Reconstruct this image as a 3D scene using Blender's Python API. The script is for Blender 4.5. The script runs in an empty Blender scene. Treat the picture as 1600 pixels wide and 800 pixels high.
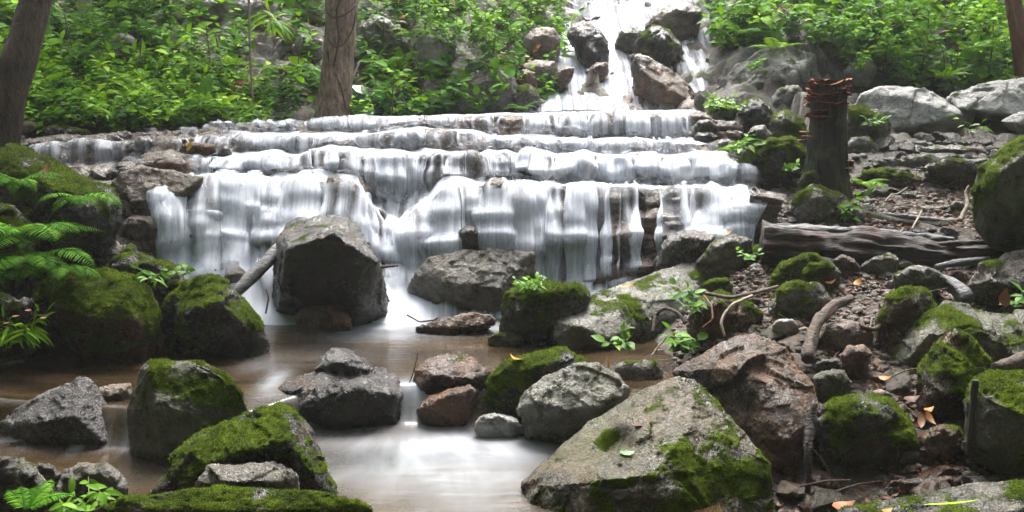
import bpy, bmesh, math, random
import numpy as np
from mathutils import Vector

random.seed(7)
RNG = np.random.default_rng(11)
scene = bpy.context.scene
COL = scene.collection
R = math.radians

# ------------------------------------------------------------------ camera
CAM_H, FPX, PITCH = 2.0, 1537.0, math.atan(250 / 1537.0)
cd = bpy.data.cameras.new('camera')
cam = bpy.data.objects.new('camera', cd)
COL.objects.link(cam)
cam.location = (0, 0, CAM_H)
cam.rotation_euler = (math.pi / 2 - PITCH, 0, 0)
cd.sensor_width = 36.0
cd.lens = FPX / 1600 * 36.0
cd.clip_start = 0.05
cd.clip_end = 400
scene.camera = cam

# ------------------------------------------------------------------ sky, sun, exposure
SUN_EL, SUN_AZ = R(60), R(8)
w = bpy.data.worlds.new('World')
scene.world = w
w.use_nodes = True
nt = w.node_tree
bg = nt.nodes['Background']
sky = nt.nodes.new('ShaderNodeTexSky')
sky.sky_type = 'NISHITA'
sky.sun_disc = False
sky.sun_elevation = SUN_EL
sky.sun_rotation = SUN_AZ
sky.air_density = 1.0
sky.dust_density = 7.0
sky.ozone_density = 1.0
hsv = nt.nodes.new('ShaderNodeHueSaturation')      # overcast: most of the blue is gone
hsv.inputs['Saturation'].default_value = 0.6
nt.links.new(sky.outputs[0], hsv.inputs['Color'])
nt.links.new(hsv.outputs[0], bg.inputs['Color'])
bg.inputs['Strength'].default_value = 0.12
sd = bpy.data.lights.new('sun', 'SUN')
sun = bpy.data.objects.new('sun', sd)
COL.objects.link(sun)
sd.energy = 2.5
sd.angle = R(28)
sd.color = (1.0, 0.975, 0.935)
sdir = Vector((math.sin(SUN_AZ) * math.cos(SUN_EL), math.cos(SUN_AZ) * math.cos(SUN_EL), math.sin(SUN_EL)))
sun.rotation_euler = (-sdir).to_track_quat('-Z', 'Y').to_euler()
sun.location = sdir * 30
vs = scene.view_settings
vs.view_transform = 'Standard'
vs.look = 'None'
vs.gamma = 1.0
vs.exposure = 1.95
cy = scene.cycles
cy.max_bounces = 8
cy.diffuse_bounces = 3
cy.glossy_bounces = 3
cy.transmission_bounces = 4
cy.transparent_max_bounces = 24
cy.volume_bounces = 1
cy.caustics_reflective = False
cy.caustics_refractive = False
cy.sample_clamp_indirect = 6.0
cy.use_denoising = True
HAZE = 0.0009

# ------------------------------------------------------------------ numeric helpers
CP, SP = math.cos(PITCH), math.sin(PITCH)


def P(px, py, D):
    """world points seen at photo pixel (px, py) at distance D along +Y"""
    px, py, D = np.asarray(px, float), np.asarray(py, float), np.asarray(D, float)
    a = (px - 800) / FPX
    b = (400 - py) / FPX
    dy = CP + b * SP
    dz = -SP + b * CP
    t = D / dy
    return np.stack(np.broadcast_arrays(a * t, D, CAM_H + dz * t), -1)


def DZ(py, z):
    """distance along Y at which pixel row py meets height z"""
    b = (400 - py) / FPX
    return (z - CAM_H) * (CP + b * SP) / (-SP + b * CP)


def sstep(a, b, x):
    t = np.clip((x - a) / (b - a), 0, 1)
    return t * t * (3 - 2 * t)


def _h(ix, iy, iz, seed):
    h = (ix.astype(np.uint32) * np.uint32(374761393)) ^ (iy.astype(np.uint32) * np.uint32(668265263)) ^ (iz.astype(np.uint32) * np.uint32(2246822519)) ^ np.uint32((seed * 3266489917) & 0xffffffff)
    h ^= h >> np.uint32(15)
    h *= np.uint32(2246822519)
    h ^= h >> np.uint32(13)
    h *= np.uint32(3266489917)
    h ^= h >> np.uint32(16)
    return h


def perlin(p, seed=0):
    f0 = np.floor(p)
    i = f0.astype(np.int64)
    f = p - f0
    u = f * f * f * (f * (f * 6 - 15) + 10)
    out = 0
    for dx in (0, 1):
        wx = u[:, 0] if dx else 1 - u[:, 0]
        for dy in (0, 1):
            wy = u[:, 1] if dy else 1 - u[:, 1]
            for dz in (0, 1):
                wz = u[:, 2] if dz else 1 - u[:, 2]
                h = _h(i[:, 0] + dx, i[:, 1] + dy, i[:, 2] + dz, seed)
                gx = (h & np.uint32(1023)).astype(np.float64) / 511.5 - 1
                gy = ((h >> np.uint32(10)) & np.uint32(1023)).astype(np.float64) / 511.5 - 1
                gz = ((h >> np.uint32(20)) & np.uint32(1023)).astype(np.float64) / 511.5 - 1
                out = out + wx * wy * wz * (gx * (f[:, 0] - dx) + gy * (f[:, 1] - dy) + gz * (f[:, 2] - dz))
    return out * 1.35


def fbm(p, octv=4, seed=0, gain=0.5):
    s, a = 0, 1.0
    for k in range(octv):
        s = s + a * perlin(p * (2.03 ** k) + 17.3 * k, seed + k)
        a *= gain
    return s


def ridged(p, octv=3, seed=0):
    s, a = 0, 1.0
    for k in range(octv):
        s = s + a * (1 - np.abs(perlin(p * (2.1 ** k) + 7.7 * k, seed + k)) * 2)
        a *= 0.5
    return s / 1.75


def worley(p, seed=0):
    i0 = np.floor(p).astype(np.int64)
    f1 = np.full(len(p), 9.0)
    f2 = np.full(len(p), 9.0)
    cid = np.zeros(len(p), np.uint32)
    for dx in (-1, 0, 1):
        for dy in (-1, 0, 1):
            for dz in (-1, 0, 1):
                c = i0 + (dx, dy, dz)
                h = _h(c[:, 0], c[:, 1], c[:, 2], seed)
                q = np.stack([(h & np.uint32(1023)) / 1023.0, ((h >> np.uint32(10)) & np.uint32(1023)) / 1023.0, ((h >> np.uint32(20)) & np.uint32(1023)) / 1023.0], -1)
                d = np.linalg.norm(c + q - p, axis=1)
                m = d < f1
                f2 = np.where(m, f1, np.minimum(f2, d))
                cid = np.where(m, h, cid)
                f1 = np.where(m, d, f1)
    return f1, f2, (cid & np.uint32(255)) / 255.0


def facets(p, seed=0):
    """broken-rock relief: every cell is a small tilted plane"""
    i0 = np.floor(p).astype(np.int64)
    f1 = np.full(len(p), 9.0)
    rel = np.zeros_like(p)
    cid = np.zeros(len(p), np.uint32)
    for dx in (-1, 0, 1):
        for dy in (-1, 0, 1):
            for dz in (-1, 0, 1):
                c = i0 + (dx, dy, dz)
                h = _h(c[:, 0], c[:, 1], c[:, 2], seed)
                q = np.stack([(h & np.uint32(1023)) / 1023.0, ((h >> np.uint32(10)) & np.uint32(1023)) / 1023.0, ((h >> np.uint32(20)) & np.uint32(1023)) / 1023.0], -1)
                v = p - c - q
                d = np.einsum('ij,ij->i', v, v)
                m = d < f1
                rel[m] = v[m]
                cid = np.where(m, h, cid)
                f1 = np.where(m, d, f1)
    h2 = _h(cid.astype(np.int64), cid.astype(np.int64) >> 7, cid.astype(np.int64) >> 3, seed + 99)
    t = np.stack([(h2 & np.uint32(1023)) / 511.5 - 1, ((h2 >> np.uint32(10)) & np.uint32(1023)) / 511.5 - 1, ((h2 >> np.uint32(20)) & np.uint32(1023)) / 511.5 - 1], -1)
    return (rel * t).sum(1) + ((cid >> np.uint32(4)) & np.uint32(255)) / 255.0 * 0.5 - 0.25


def n2(x, y, seed=0):
    x, y = np.broadcast_arrays(np.asarray(x, float), np.asarray(y, float))
    p = np.stack([x.ravel(), y.ravel(), np.full(x.size, seed * 3.37 + 0.5)], -1)
    return perlin(p, seed).reshape(x.shape)


# ------------------------------------------------------------------ mesh helpers
def mesh(name, V, faces, attrs=None, smooth=True):
    """faces: list of integer arrays, each (n, k)"""
    me = bpy.data.meshes.new(name)
    V = np.asarray(V, np.float32)
    faces = [np.asarray(f, np.int32) for f in faces if len(f)]
    me.vertices.add(len(V))
    me.vertices.foreach_set('co', V.ravel())
    nl = sum(f.size for f in faces)
    npoly = sum(len(f) for f in faces)
    me.loops.add(nl)
    me.polygons.add(npoly)
    me.loops.foreach_set('vertex_index', np.concatenate([f.ravel() for f in faces]))
    tot = np.concatenate([np.full(len(f), f.shape[1], np.int32) for f in faces])
    me.polygons.foreach_set('loop_start', np.concatenate([[0], np.cumsum(tot)[:-1]]).astype(np.int32))
    me.polygons.foreach_set('loop_total', tot)
    me.polygons.foreach_set('use_smooth', np.full(npoly, smooth))
    for k, a in (attrs or {}).items():
        at = me.attributes.new(k, 'FLOAT', 'POINT')
        at.data.foreach_set('value', np.asarray(a, np.float32))
    me.update(calc_edges=True)
    return me


def link(name, me, mat=None, parent=None, loc=(0, 0, 0)):
    o = bpy.data.objects.new(name, me)
    COL.objects.link(o)
    o.location = loc
    if mat is not None:
        for m in (mat if isinstance(mat, (list, tuple)) else [mat]):
            me.materials.append(m)
    if parent is not None:
        o.parent = parent
    return o


def tag(o, label=None, cat=None, group=None, kind=None):
    if label:
        o['label'] = label
    if cat:
        o['category'] = cat
    if group:
        o['group'] = group
    if kind:
        o['kind'] = kind
    return o


def empty(name, loc, label=None, cat=None, group=None):
    o = bpy.data.objects.new(name, None)
    COL.objects.link(o)
    o.location = loc
    o.empty_display_size = 0.1
    return tag(o, label, cat, group)


def copy_tree(o, parent=None):
    c = o.copy()
    COL.objects.link(c)
    if parent is not None:
        c.parent = parent
    for ch in list(o.children):
        copy_tree(ch, c)
    return c


def grid_faces(n, m):
    a = np.arange(n * m).reshape(n, m)
    return np.stack([a[:-1, :-1], a[:-1, 1:], a[1:, 1:], a[1:, :-1]], -1).reshape(-1, 4)


def tube(pts, rad, seg=10, step=None, rough=0.0, seed=0, ridge=0.0, nr=9, cap=True):
    """a smooth tapering tube through pts; returns V, [quads, tris]"""
    pts = np.asarray(pts, float)
    rad = np.asarray(rad, float) * np.ones(len(pts))
    L = np.concatenate([[0], np.cumsum(np.linalg.norm(np.diff(pts, axis=0), axis=1))])
    n = max(3, int(L[-1] / (step or max(0.01, rad.mean() * 0.8))))
    t = np.linspace(0, L[-1], n)
    # Catmull-like smoothing: linear interpolation, then a small blur
    C = np.stack([np.interp(t, L, pts[:, k]) for k in range(3)], -1)
    r = np.interp(t, L, rad)
    it = max(1, int(n / (len(pts) * 3)))
    for _ in range(it * 2):
        C[1:-1] = C[1:-1] * 0.5 + (C[:-2] + C[2:]) * 0.25
    T = np.gradient(C, axis=0)
    T /= np.linalg.norm(T, axis=1)[:, None] + 1e-9
    up = np.array([0, 0, 1.0]) if abs(T[0][2]) < 0.8 else np.array([0, 1.0, 0])
    A = np.cross(T, up)
    A /= np.linalg.norm(A, axis=1)[:, None] + 1e-9
    B = np.cross(A, T)
    ang = np.linspace(0, 2 * np.pi, seg, endpoint=False)
    dirs = A[:, None, :] * np.cos(ang)[None, :, None] + B[:, None, :] * np.sin(ang)[None, :, None]
    rr = r[:, None] * np.ones(seg)[None, :]
    if rough or ridge:
        ps = np.stack(np.broadcast_arrays(np.cos(ang)[None, :] * 1.3, np.sin(ang)[None, :] * 1.3, (t / r.mean())[:, None] * 0.35), -1).reshape(-1, 3)
        q = fbm(ps + seed * 5.1, 3, seed).reshape(n, seg)
        ps2 = np.stack(np.broadcast_arrays(np.cos(ang)[None, :] * nr / 3, np.sin(ang)[None, :] * nr / 3, (t / r.mean())[:, None] * 0.12), -1).reshape(-1, 3)
        q2 = ridged(ps2 + seed, 2, seed + 9).reshape(n, seg)
        rr = rr * (1 + rough * q + ridge * (q2 - 0.5))
    V = (C[:, None, :] + dirs * rr[:, :, None]).reshape(-1, 3)
    a = np.arange(n * seg).reshape(n, seg)
    b = np.roll(a, -1, 1)
    Q = np.stack([a[:-1], b[:-1], b[1:], a[1:]], -1).reshape(-1, 4)
    F = [Q]
    if cap:
        V = np.concatenate([V, C[:1], C[-1:]])
        i0, i1 = n * seg, n * seg + 1
        F.append(np.stack([b[0], a[0], np.full(seg, i0)], -1))
        F.append(np.stack([a[-1], b[-1], np.full(seg, i1)], -1))
    return V, F


def merge(parts):
    """parts: list of (V, [faces], {attr: values}) -> one"""
    Vs, Fs, off = [], {}, 0
    At = {}
    for V, F, A in parts:
        Vs.append(V)
        for f in F:
            if len(f):
                Fs.setdefault(f.shape[1], []).append(np.asarray(f) + off)
        for k, a in A.items():
            At.setdefault(k, []).append(a)
        off += len(V)
    return np.concatenate(Vs), [np.concatenate(x) for x in Fs.values()], {k: np.concatenate(a) for k, a in At.items()}


# ------------------------------------------------------------------ materials
def new_mat(name):
    m = bpy.data.materials.new(name)
    m.use_nodes = True
    t = m.node_tree
    t.nodes.clear()
    return m, t


class N:
    """tiny node builder"""

    def __init__(self, t):
        self.t = t

    def __call__(self, kind, ins=None, **props):
        n = self.t.nodes.new(kind)
        for k, v in props.items():
            setattr(n, k, v)
        for k, v in (ins or {}).items():
            s = n.inputs[k]
            if hasattr(v, 'is_output') or isinstance(v, bpy.types.NodeSocket):
                self.t.links.new(v, s)
            else:
                s.default_value = v
        return n

    def noise(self, vec, scale, detail=5, rough=0.55, dist=0.0):
        return self('ShaderNodeTexNoise', {'Vector': vec, 'Scale': scale, 'Detail': detail, 'Roughness': rough, 'Distortion': dist}).outputs['Fac']

    def rng(self, v, a, b, c=0.0, d=1.0):
        return self('ShaderNodeMapRange', {'Value': v, 'From Min': a, 'From Max': b, 'To Min': c, 'To Max': d}, clamp=True).outputs[0]

    def mix(self, f, a, b):
        n = self('ShaderNodeMix', data_type='RGBA')
        for s, v in ((n.inputs[0], f), (n.inputs[6], a), (n.inputs[7], b)):
            if isinstance(v, bpy.types.NodeSocket):
                self.t.links.new(v, s)
            elif isinstance(v, (tuple, list)):
                s.default_value = (*v[:3], 1)
            else:
                s.default_value = v
        return n.outputs[2]

    def m(self, op, a, b=0.0):
        n = self('ShaderNodeMath', operation=op)
        for s, v in ((n.inputs[0], a), (n.inputs[1], b)):
            if isinstance(v, bpy.types.NodeSocket):
                self.t.links.new(v, s)
            else:
                s.default_value = v
        return n.outputs[0]

    def attr(self, name):
        return self('ShaderNodeAttribute', attribute_name=name).outputs['Fac']


def rock_mat(name, a, b, stain=(0.12, 0.07, 0.04), stain_amt=0.3, wet=0.5, speck=0.32, algae=0.55, mossA=(0.016, 0.030, 0.004), mossB=(0.135, 0.200, 0.010)):
    m, t = new_mat(name)
    n = N(t)
    tc = n('ShaderNodeTexCoord').outputs['Object']
    rnd = n('ShaderNodeObjectInfo').outputs['Random']
    off = n('ShaderNodeCombineXYZ', {0: n.m('MULTIPLY', rnd, 37.0), 1: n.m('MULTIPLY', rnd, 91.0), 2: n.m('MULTIPLY', rnd, 13.0)}).outputs[0]
    vec = n('ShaderNodeVectorMath', {0: tc, 1: off}, operation='ADD').outputs[0]
    big = n.noise(vec, 2.2, 6, 0.6, 0.4)
    mid = n.noise(vec, 11, 6, 0.65)
    fine = n.noise(vec, 70, 4, 0.6)
    vor = n('ShaderNodeTexVoronoi', {'Vector': vec, 'Scale': 95.0}).outputs['Distance']
    c = n.mix(n.rng(n.m('ADD', n.m('MULTIPLY', big, 0.6), n.m('MULTIPLY', mid, 0.4)), 0.40, 0.58), a, b)
    sm = n.rng(n.noise(vec, 3.1, 6, 0.7, 0.8), 0.52, 0.66, 0, stain_amt)
    c = n.mix(sm, c, stain)
    alg = n.rng(n.noise(vec, 1.9, 6, 0.7, 0.6), 0.50, 0.62, 0, algae)
    c = n.mix(alg, c, n.mix(mid, (0.030, 0.032, 0.010), (0.12, 0.115, 0.045)))
    # mineral speckle and pale lichen
    c = n.mix(n.m('MULTIPLY', n.rng(fine, 0.53, 0.62), 0.50 * speck), c, (0.42, 0.41, 0.38))
    c = n.mix(n.m('MULTIPLY', n.rng(fine, 0.47, 0.38), 0.75 * speck), c, (0.010, 0.009, 0.008))
    lich = n.m('MULTIPLY', n.rng(n.noise(vec, 9, 3, 0.5), 0.64, 0.70), n.rng(fine, 0.4, 0.6))
    c = n.mix(n.m('MULTIPLY', lich, 0.5 * speck), c, (0.36, 0.40, 0.33))
    # cracks
    crack = n('ShaderNodeTexVoronoi', {'Vector': n('ShaderNodeVectorMath', {0: vec, 1: n('ShaderNodeTexNoise', {'Vector': vec, 'Scale': 3.0, 'Detail': 4.0}).outputs['Color']}, operation='ADD').outputs[0], 'Scale': 2.3}, feature='DISTANCE_TO_EDGE').outputs['Distance']
    ck = n.rng(crack, 0.0, 0.012, 1, 0)
    c = n.mix(n.m('MULTIPLY', ck, 0.45), c, (0.02, 0.018, 0.015))
    wp = n.m('MULTIPLY', n.rng(n.noise(vec, 2.7, 6, 0.62, 0.5), 0.46, 0.55), wet)
    c = n.mix(n.m('MULTIPLY', wp, 0.62), c, n.mix(0.22, (0.006, 0.005, 0.004), c))
    # moss
    ms = n.attr('moss')
    mf = n.rng(n.m('ADD', ms, n.m('MULTIPLY', n.m('SUBTRACT', n.m('ADD', n.m('MULTIPLY', mid, 0.5), n.m('MULTIPLY', fine, 0.5)), 0.5), 1.7)), 0.42, 0.62)
    mcol = n.mix(n.rng(n.m('ADD', n.m('MULTIPLY', n.noise(vec, 7, 4), 0.6), n.m('MULTIPLY', n.noise(vec, 160, 2), 0.4)), 0.36, 0.64), mossA, mossB)
    c = n.mix(mf, c, mcol)
    rgh = n.rng(n.m('ADD', n.m('MULTIPLY', mid, 0.5), n.m('MULTIPLY', fine, 0.5)), 0.38, 0.62, 0.50 - 0.38 * wet, 0.80 - 0.45 * wet)
    rgh = n('ShaderNodeMix', {0: n.m('MULTIPLY', wp, 0.8), 2: rgh, 3: 0.17}, data_type='FLOAT').outputs[0]
    rgh = n('ShaderNodeMix', {0: mf, 2: rgh, 3: 0.9}, data_type='FLOAT').outputs[0]
    hgt = n.m('ADD', n.m('ADD', n.m('MULTIPLY', n.noise(vec, 28, 8, 0.7), 1.0), n.m('MULTIPLY', fine, 0.35)), n.m('MULTIPLY', ck, -0.5))
    hgt = n.m('ADD', hgt, n.m('MULTIPLY', mf, n.m('MULTIPLY', n.noise(vec, 190, 3), 1.6)))
    bump = n('ShaderNodeBump', {'Height': hgt, 'Strength': 1.0, 'Distance': 0.032})
    p = n('ShaderNodeBsdfPrincipled', {'Base Color': c, 'Roughness': rgh, 'Normal': bump.outputs[0], 'IOR': 1.45})
    film = n.m('MULTIPLY', n.m('SUBTRACT', 1.0, mf), n.rng(n.noise(vec, 4.5, 4, 0.6), 0.40, 0.58, 0.15, 1.0))
    t.links.new(n.m('MULTIPLY', n.m('SUBTRACT', 1.0, mf), n.m('ADD', n.m('MULTIPLY', film, 0.30 * wet), n.m('MULTIPLY', wp, 0.45))), p.inputs['Coat Weight'])
    p.inputs['Coat Roughness'].default_value = 0.16
    cb = n('ShaderNodeBump', {'Height': n.noise(vec, 34, 5, 0.65), 'Strength': 0.8, 'Distance': 0.03})
    t.links.new(cb.outputs[0], p.inputs['Coat Normal'])
    t.links.new(n.m('MULTIPLY', n.m('SUBTRACT', 1.0, n.m('MULTIPLY', mf, 0.7)), 0.22 + 0.22 * wet), p.inputs['Specular IOR Level'])
    out = n('ShaderNodeOutputMaterial')
    t.links.new(p.outputs[0], out.inputs[0])
    return m


ROCK = {
    'giant': rock_mat('olive_brown_rock', (0.030, 0.026, 0.014), (0.115, 0.096, 0.062), stain=(0.13, 0.070, 0.024), stain_amt=0.8, wet=0.8, algae=0.9),
    'grey': rock_mat('grey_rock', (0.050, 0.046, 0.038), (0.185, 0.172, 0.145), stain=(0.12, 0.075, 0.038), stain_amt=0.55, wet=0.75),
    'dark': rock_mat('dark_rock', (0.009, 0.008, 0.008), (0.040, 0.037, 0.036), stain=(0.12, 0.058, 0.025), stain_amt=0.6, wet=0.9, speck=0.18, algae=0.35),
    'brown': rock_mat('brown_rock', (0.024, 0.013, 0.008), (0.155, 0.074, 0.037), stain=(0.016, 0.012, 0.010), stain_amt=0.85, wet=0.75, speck=0.25, algae=0.2),
    'tan': rock_mat('tan_rock', (0.105, 0.078, 0.062), (0.28, 0.215, 0.175), stain=(0.10, 0.05, 0.03), stain_amt=0.4, wet=0.5),
    'green': rock_mat('greenish_rock', (0.036, 0.042, 0.022), (0.145, 0.147, 0.105), stain=(0.05, 0.06, 0.015), stain_amt=0.5, wet=0.45),
    'pale': rock_mat('pale_rock', (0.24, 0.24, 0.23), (0.50, 0.50, 0.48), stain=(0.13, 0.13, 0.10), stain_amt=0.6, wet=0.4, speck=0.35, algae=0.25),
    'ledge': rock_mat('wet_ledge_rock', (0.034, 0.024, 0.020), (0.20, 0.145, 0.12), stain=(0.095, 0.038, 0.024), stain_amt=0.7, wet=0.9, speck=0.3),
    'granite': rock_mat('dark_granite', (0.018, 0.017, 0.018), (0.085, 0.078, 0.078), stain_amt=0.2, wet=0.7, speck=0.75, algae=0.1),
    'slab': rock_mat('slab_rock', (0.095, 0.097, 0.075), (0.25, 0.25, 0.215), stain=(0.10, 0.11, 0.03), stain_amt=0.6, wet=0.75),
    'cliff': rock_mat('mossy_cliff_rock', (0.11, 0.11, 0.097), (0.36, 0.355, 0.33), stain=(0.09, 0.085, 0.05), stain_amt=0.6, wet=0.3),
}


def soil_mat():
    m, t = new_mat('damp_soil')
    n = N(t)
    vec = n('ShaderNodeTexCoord').outputs['Object']
    a = n.noise(vec, 1.7, 6, 0.6)
    b = n.noise(vec, 14, 7, 0.7)
    f = n.noise(vec, 90, 3, 0.6)
    c = n.mix(n.rng(b, 0.35, 0.65), (0.010, 0.006, 0.004), (0.065, 0.039, 0.025))
    rk = n.rng(n.m('ADD', a, n.m('MULTIPLY', n.m('SUBTRACT', b, 0.5), 0.5)), 0.52, 0.60)
    c = n.mix(n.m('MULTIPLY', rk, 0.8), c, n.mix(n.rng(b, 0.3, 0.7), (0.05, 0.048, 0.042), (0.19, 0.185, 0.17)))
    g = n.m('MULTIPLY', n.rng(n.noise(vec, 4, 6, 0.7), 0.50, 0.60), n.attr('green'))
    c = n.mix(g, c, n.mix(f, (0.014, 0.026, 0.006), (0.06, 0.09, 0.015)))
    bump = n('ShaderNodeBump', {'Height': n.m('ADD', b, n.m('MULTIPLY', f, 0.4)), 'Strength': 0.9, 'Distance': 0.05})
    p = n('ShaderNodeBsdfPrincipled', {'Base Color': c, 'Roughness': n.rng(b, 0.3, 0.7, 0.45, 0.85), 'Normal': bump.outputs[0]})
    t.links.new(p.outputs[0], n('ShaderNodeOutputMaterial').inputs[0])
    return m


def leaf_mat(name, dark, mid, light, rough=0.5, trans=0.32, spec=0.16):
    m, t = new_mat(name)
    n = N(t)
    tone = n.attr('tone')
    c = n.mix(n.rng(tone, 0.0, 0.55), dark, mid)
    c = n.mix(n.rng(tone, 0.55, 1.0), c, light)
    p = n('ShaderNodeBsdfPrincipled', {'Base Color': c, 'Roughness': rough, 'Specular IOR Level': spec})
    tr = n('ShaderNodeBsdfTranslucent', {'Color': n.mix(0.4, c, light)})
    mx = n('ShaderNodeMixShader', {0: trans})
    t.links.new(p.outputs[0], mx.inputs[1])
    t.links.new(tr.outputs[0], mx.inputs[2])
    t.links.new(mx.outputs[0], n('ShaderNodeOutputMaterial').inputs[0])
    return m


def wood_mat(name, a, b, c3, stretch=(1, 1, 0.18), scale=14, wet=0.3, moss=0.0):
    m, t = new_mat(name)
    n = N(t)
    vec = n('ShaderNodeMapping', {'Vector': n('ShaderNodeTexCoord').outputs['Object'], 'Scale': stretch}).outputs[0]
    raw = n('ShaderNodeTexCoord').outputs['Object']
    x = n.noise(vec, scale, 8, 0.7, 0.3)
    y = n.noise(vec, scale * 4, 5, 0.6)
    z = n.noise(raw, 3.5, 5, 0.6)
    c = n.mix(n.rng(x, 0.35, 0.65), a, b)
    c = n.mix(n.rng(z, 0.54, 0.66, 0, 0.7), c, c3)
    if moss:
        g = n.rng(n.noise(raw, 5, 6, 0.7), 0.62 - 0.25 * moss, 0.72 - 0.25 * moss)
        c = n.mix(g, c, n.mix(y, (0.014, 0.022, 0.005), (0.07, 0.095, 0.012)))
    bump = n('ShaderNodeBump', {'Height': n.m('ADD', x, n.m('MULTIPLY', y, 0.4)), 'Strength': 1.0, 'Distance': 0.035})
    p = n('ShaderNodeBsdfPrincipled', {'Base Color': c, 'Roughness': n.rng(y, 0.3, 0.7, 0.65 - 0.4 * wet, 0.9 - 0.4 * wet), 'Normal': bump.outputs[0]})
    t.links.new(p.outputs[0], n('ShaderNodeOutputMaterial').inputs[0])
    return m


def plain_mat(name, a, b, scale=20, rough=0.5):
    m, t = new_mat(name)
    n = N(t)
    vec = n('ShaderNodeTexCoord').outputs['Object']
    c = n.mix(n.rng(n.noise(vec, scale, 4), 0.3, 0.7), a, b)
    p = n('ShaderNodeBsdfPrincipled', {'Base Color': c, 'Roughness': rough})
    t.links.new(p.outputs[0], n('ShaderNodeOutputMaterial').inputs[0])
    return m


def veil_mat():
    """silky falling water: white where dense, clear where thin, combed along the flow"""
    m, t = new_mat('falling_water')
    n = N(t)
    uv = n('ShaderNodeCombineXYZ', {0: n.attr('flow_u'), 1: n.attr('flow_v'), 2: 0.0}).outputs[0]
    s1 = n.noise(n('ShaderNodeMapping', {'Vector': uv, 'Scale': (12, 0.45, 1)}).outputs[0], 1.0, 3, 0.55)
    s2 = n.noise(n('ShaderNodeMapping', {'Vector': uv, 'Scale': (34, 0.9, 1)}).outputs[0], 1.0, 3, 0.6)
    s3 = n.noise(n('ShaderNodeMapping', {'Vector': uv, 'Scale': (2.5, 1.6, 1)}).outputs[0], 1.0, 3, 0.5)
    s = n.m('ADD', n.m('ADD', n.m('MULTIPLY', s1, 0.52), n.m('MULTIPLY', s2, 0.22)), n.m('MULTIPLY', s3, 0.26))
    d = n.attr('foam')
    k = n.rng(s, 0.38, 0.62, 0.15, 1.22)
    a = n.m('MINIMUM', n.m('MULTIPLY', d, k), 0.985)
    a = n.m('MAXIMUM', a, n.m('MULTIPLY', n.m('POWER', d, 6.0), 0.88))
    col = n.mix(n.rng(s, 0.40, 0.60), (0.60, 0.65, 0.745), (0.79, 0.825, 0.89))
    geo = n('ShaderNodeNewGeometry').outputs['Normal']
    nv = n('ShaderNodeVectorMath', {0: n('ShaderNodeVectorMath', {0: geo, 1: (0.0, -0.35, 1.7)}, operation='ADD').outputs[0]}, operation='NORMALIZE').outputs[0]
    df = n('ShaderNodeBsdfDiffuse', {'Color': col, 'Normal': nv})
    tl = n('ShaderNodeBsdfTranslucent', {'Color': col})
    wt = n('ShaderNodeMixShader', {0: 0.15})
    t.links.new(df.outputs[0], wt.inputs[1])
    t.links.new(tl.outputs[0], wt.inputs[2])
    tp = n('ShaderNodeBsdfTransparent')
    mx = n('ShaderNodeMixShader', {0: a})
    t.links.new(tp.outputs[0], mx.inputs[1])
    t.links.new(wt.outputs[0], mx.inputs[2])
    t.links.new(mx.outputs[0], n('ShaderNodeOutputMaterial').inputs[0])
    return m


def pool_mat():
    m, t = new_mat('stream_water')
    n = N(t)
    vec = n('ShaderNodeTexCoord').outputs['Object']
    st = n('ShaderNodeMapping', {'Vector': vec, 'Scale': (1.0, 4.5, 1)}).outputs[0]
    a = n.noise(st, 0.9, 4, 0.55, 0.8)
    b = n.noise(st, 3.2, 4, 0.5, 0.5)
    c = n.mix(n.rng(a, 0.35, 0.62), (0.026, 0.017, 0.008), (0.085, 0.056, 0.028))
    c = n.mix(n.rng(b, 0.55, 0.7, 0, 0.4), c, (0.055, 0.048, 0.022))
    uv = n('ShaderNodeCombineXYZ', {0: n.attr('flow_u'), 1: n.attr('flow_v'), 2: 0.0}).outputs[0]
    sw = n.noise(n('ShaderNodeMapping', {'Vector': uv, 'Scale': (3.2, 1.3, 1)}).outputs[0], 1.0, 4, 0.5, 1.0)
    sw2 = n.noise(n('ShaderNodeMapping', {'Vector': uv, 'Scale': (11, 2.2, 1)}).outputs[0], 1.0, 3, 0.5, 0.6)
    s = n.m('ADD', n.m('MULTIPLY', sw, 0.7), n.m('MULTIPLY', sw2, 0.3))
    d = n.attr('foam')
    f = n.m('MINIMUM', n.m('MULTIPLY', d, n.rng(s, 0.34, 0.66, 0.55, 1.15)), 0.95)
    bump = n('ShaderNodeBump', {'Height': b, 'Strength': 0.12, 'Distance': 0.05})
    tr = n('ShaderNodeBsdfTransparent', {'Color': (0.56, 0.42, 0.22, 1)})
    gl = n('ShaderNodeBsdfGlossy', {'Color': (1, 1, 1, 1), 'Roughness': 0.12, 'Normal': bump.outputs[0]})
    dm = n('ShaderNodeBsdfDiffuse', {'Color': c})
    body = n('ShaderNodeMixShader', {0: 0.5})
    t.links.new(tr.outputs[0], body.inputs[1])
    t.links.new(dm.outputs[0], body.inputs[2])
    p = n('ShaderNodeMixShader', {0: n('ShaderNodeFresnel', {'IOR': 1.36, 'Normal': bump.outputs[0]}).outputs[0]})
    t.links.new(body.outputs[0], p.inputs[1])
    t.links.new(gl.outputs[0], p.inputs[2])
    df = n('ShaderNodeBsdfPrincipled', {'Base Color': n.mix(n.rng(d, 0.1, 0.75), (0.27, 0.29, 0.315), (0.42, 0.46, 0.52)), 'Roughness': 0.35, 'Specular IOR Level': 0.3})
    mx = n('ShaderNodeMixShader', {0: f})
    t.links.new(p.outputs[0], mx.inputs[1])
    t.links.new(df.outputs[0], mx.inputs[2])
    t.links.new(mx.outputs[0], n('ShaderNodeOutputMaterial').inputs[0])
    return m


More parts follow.
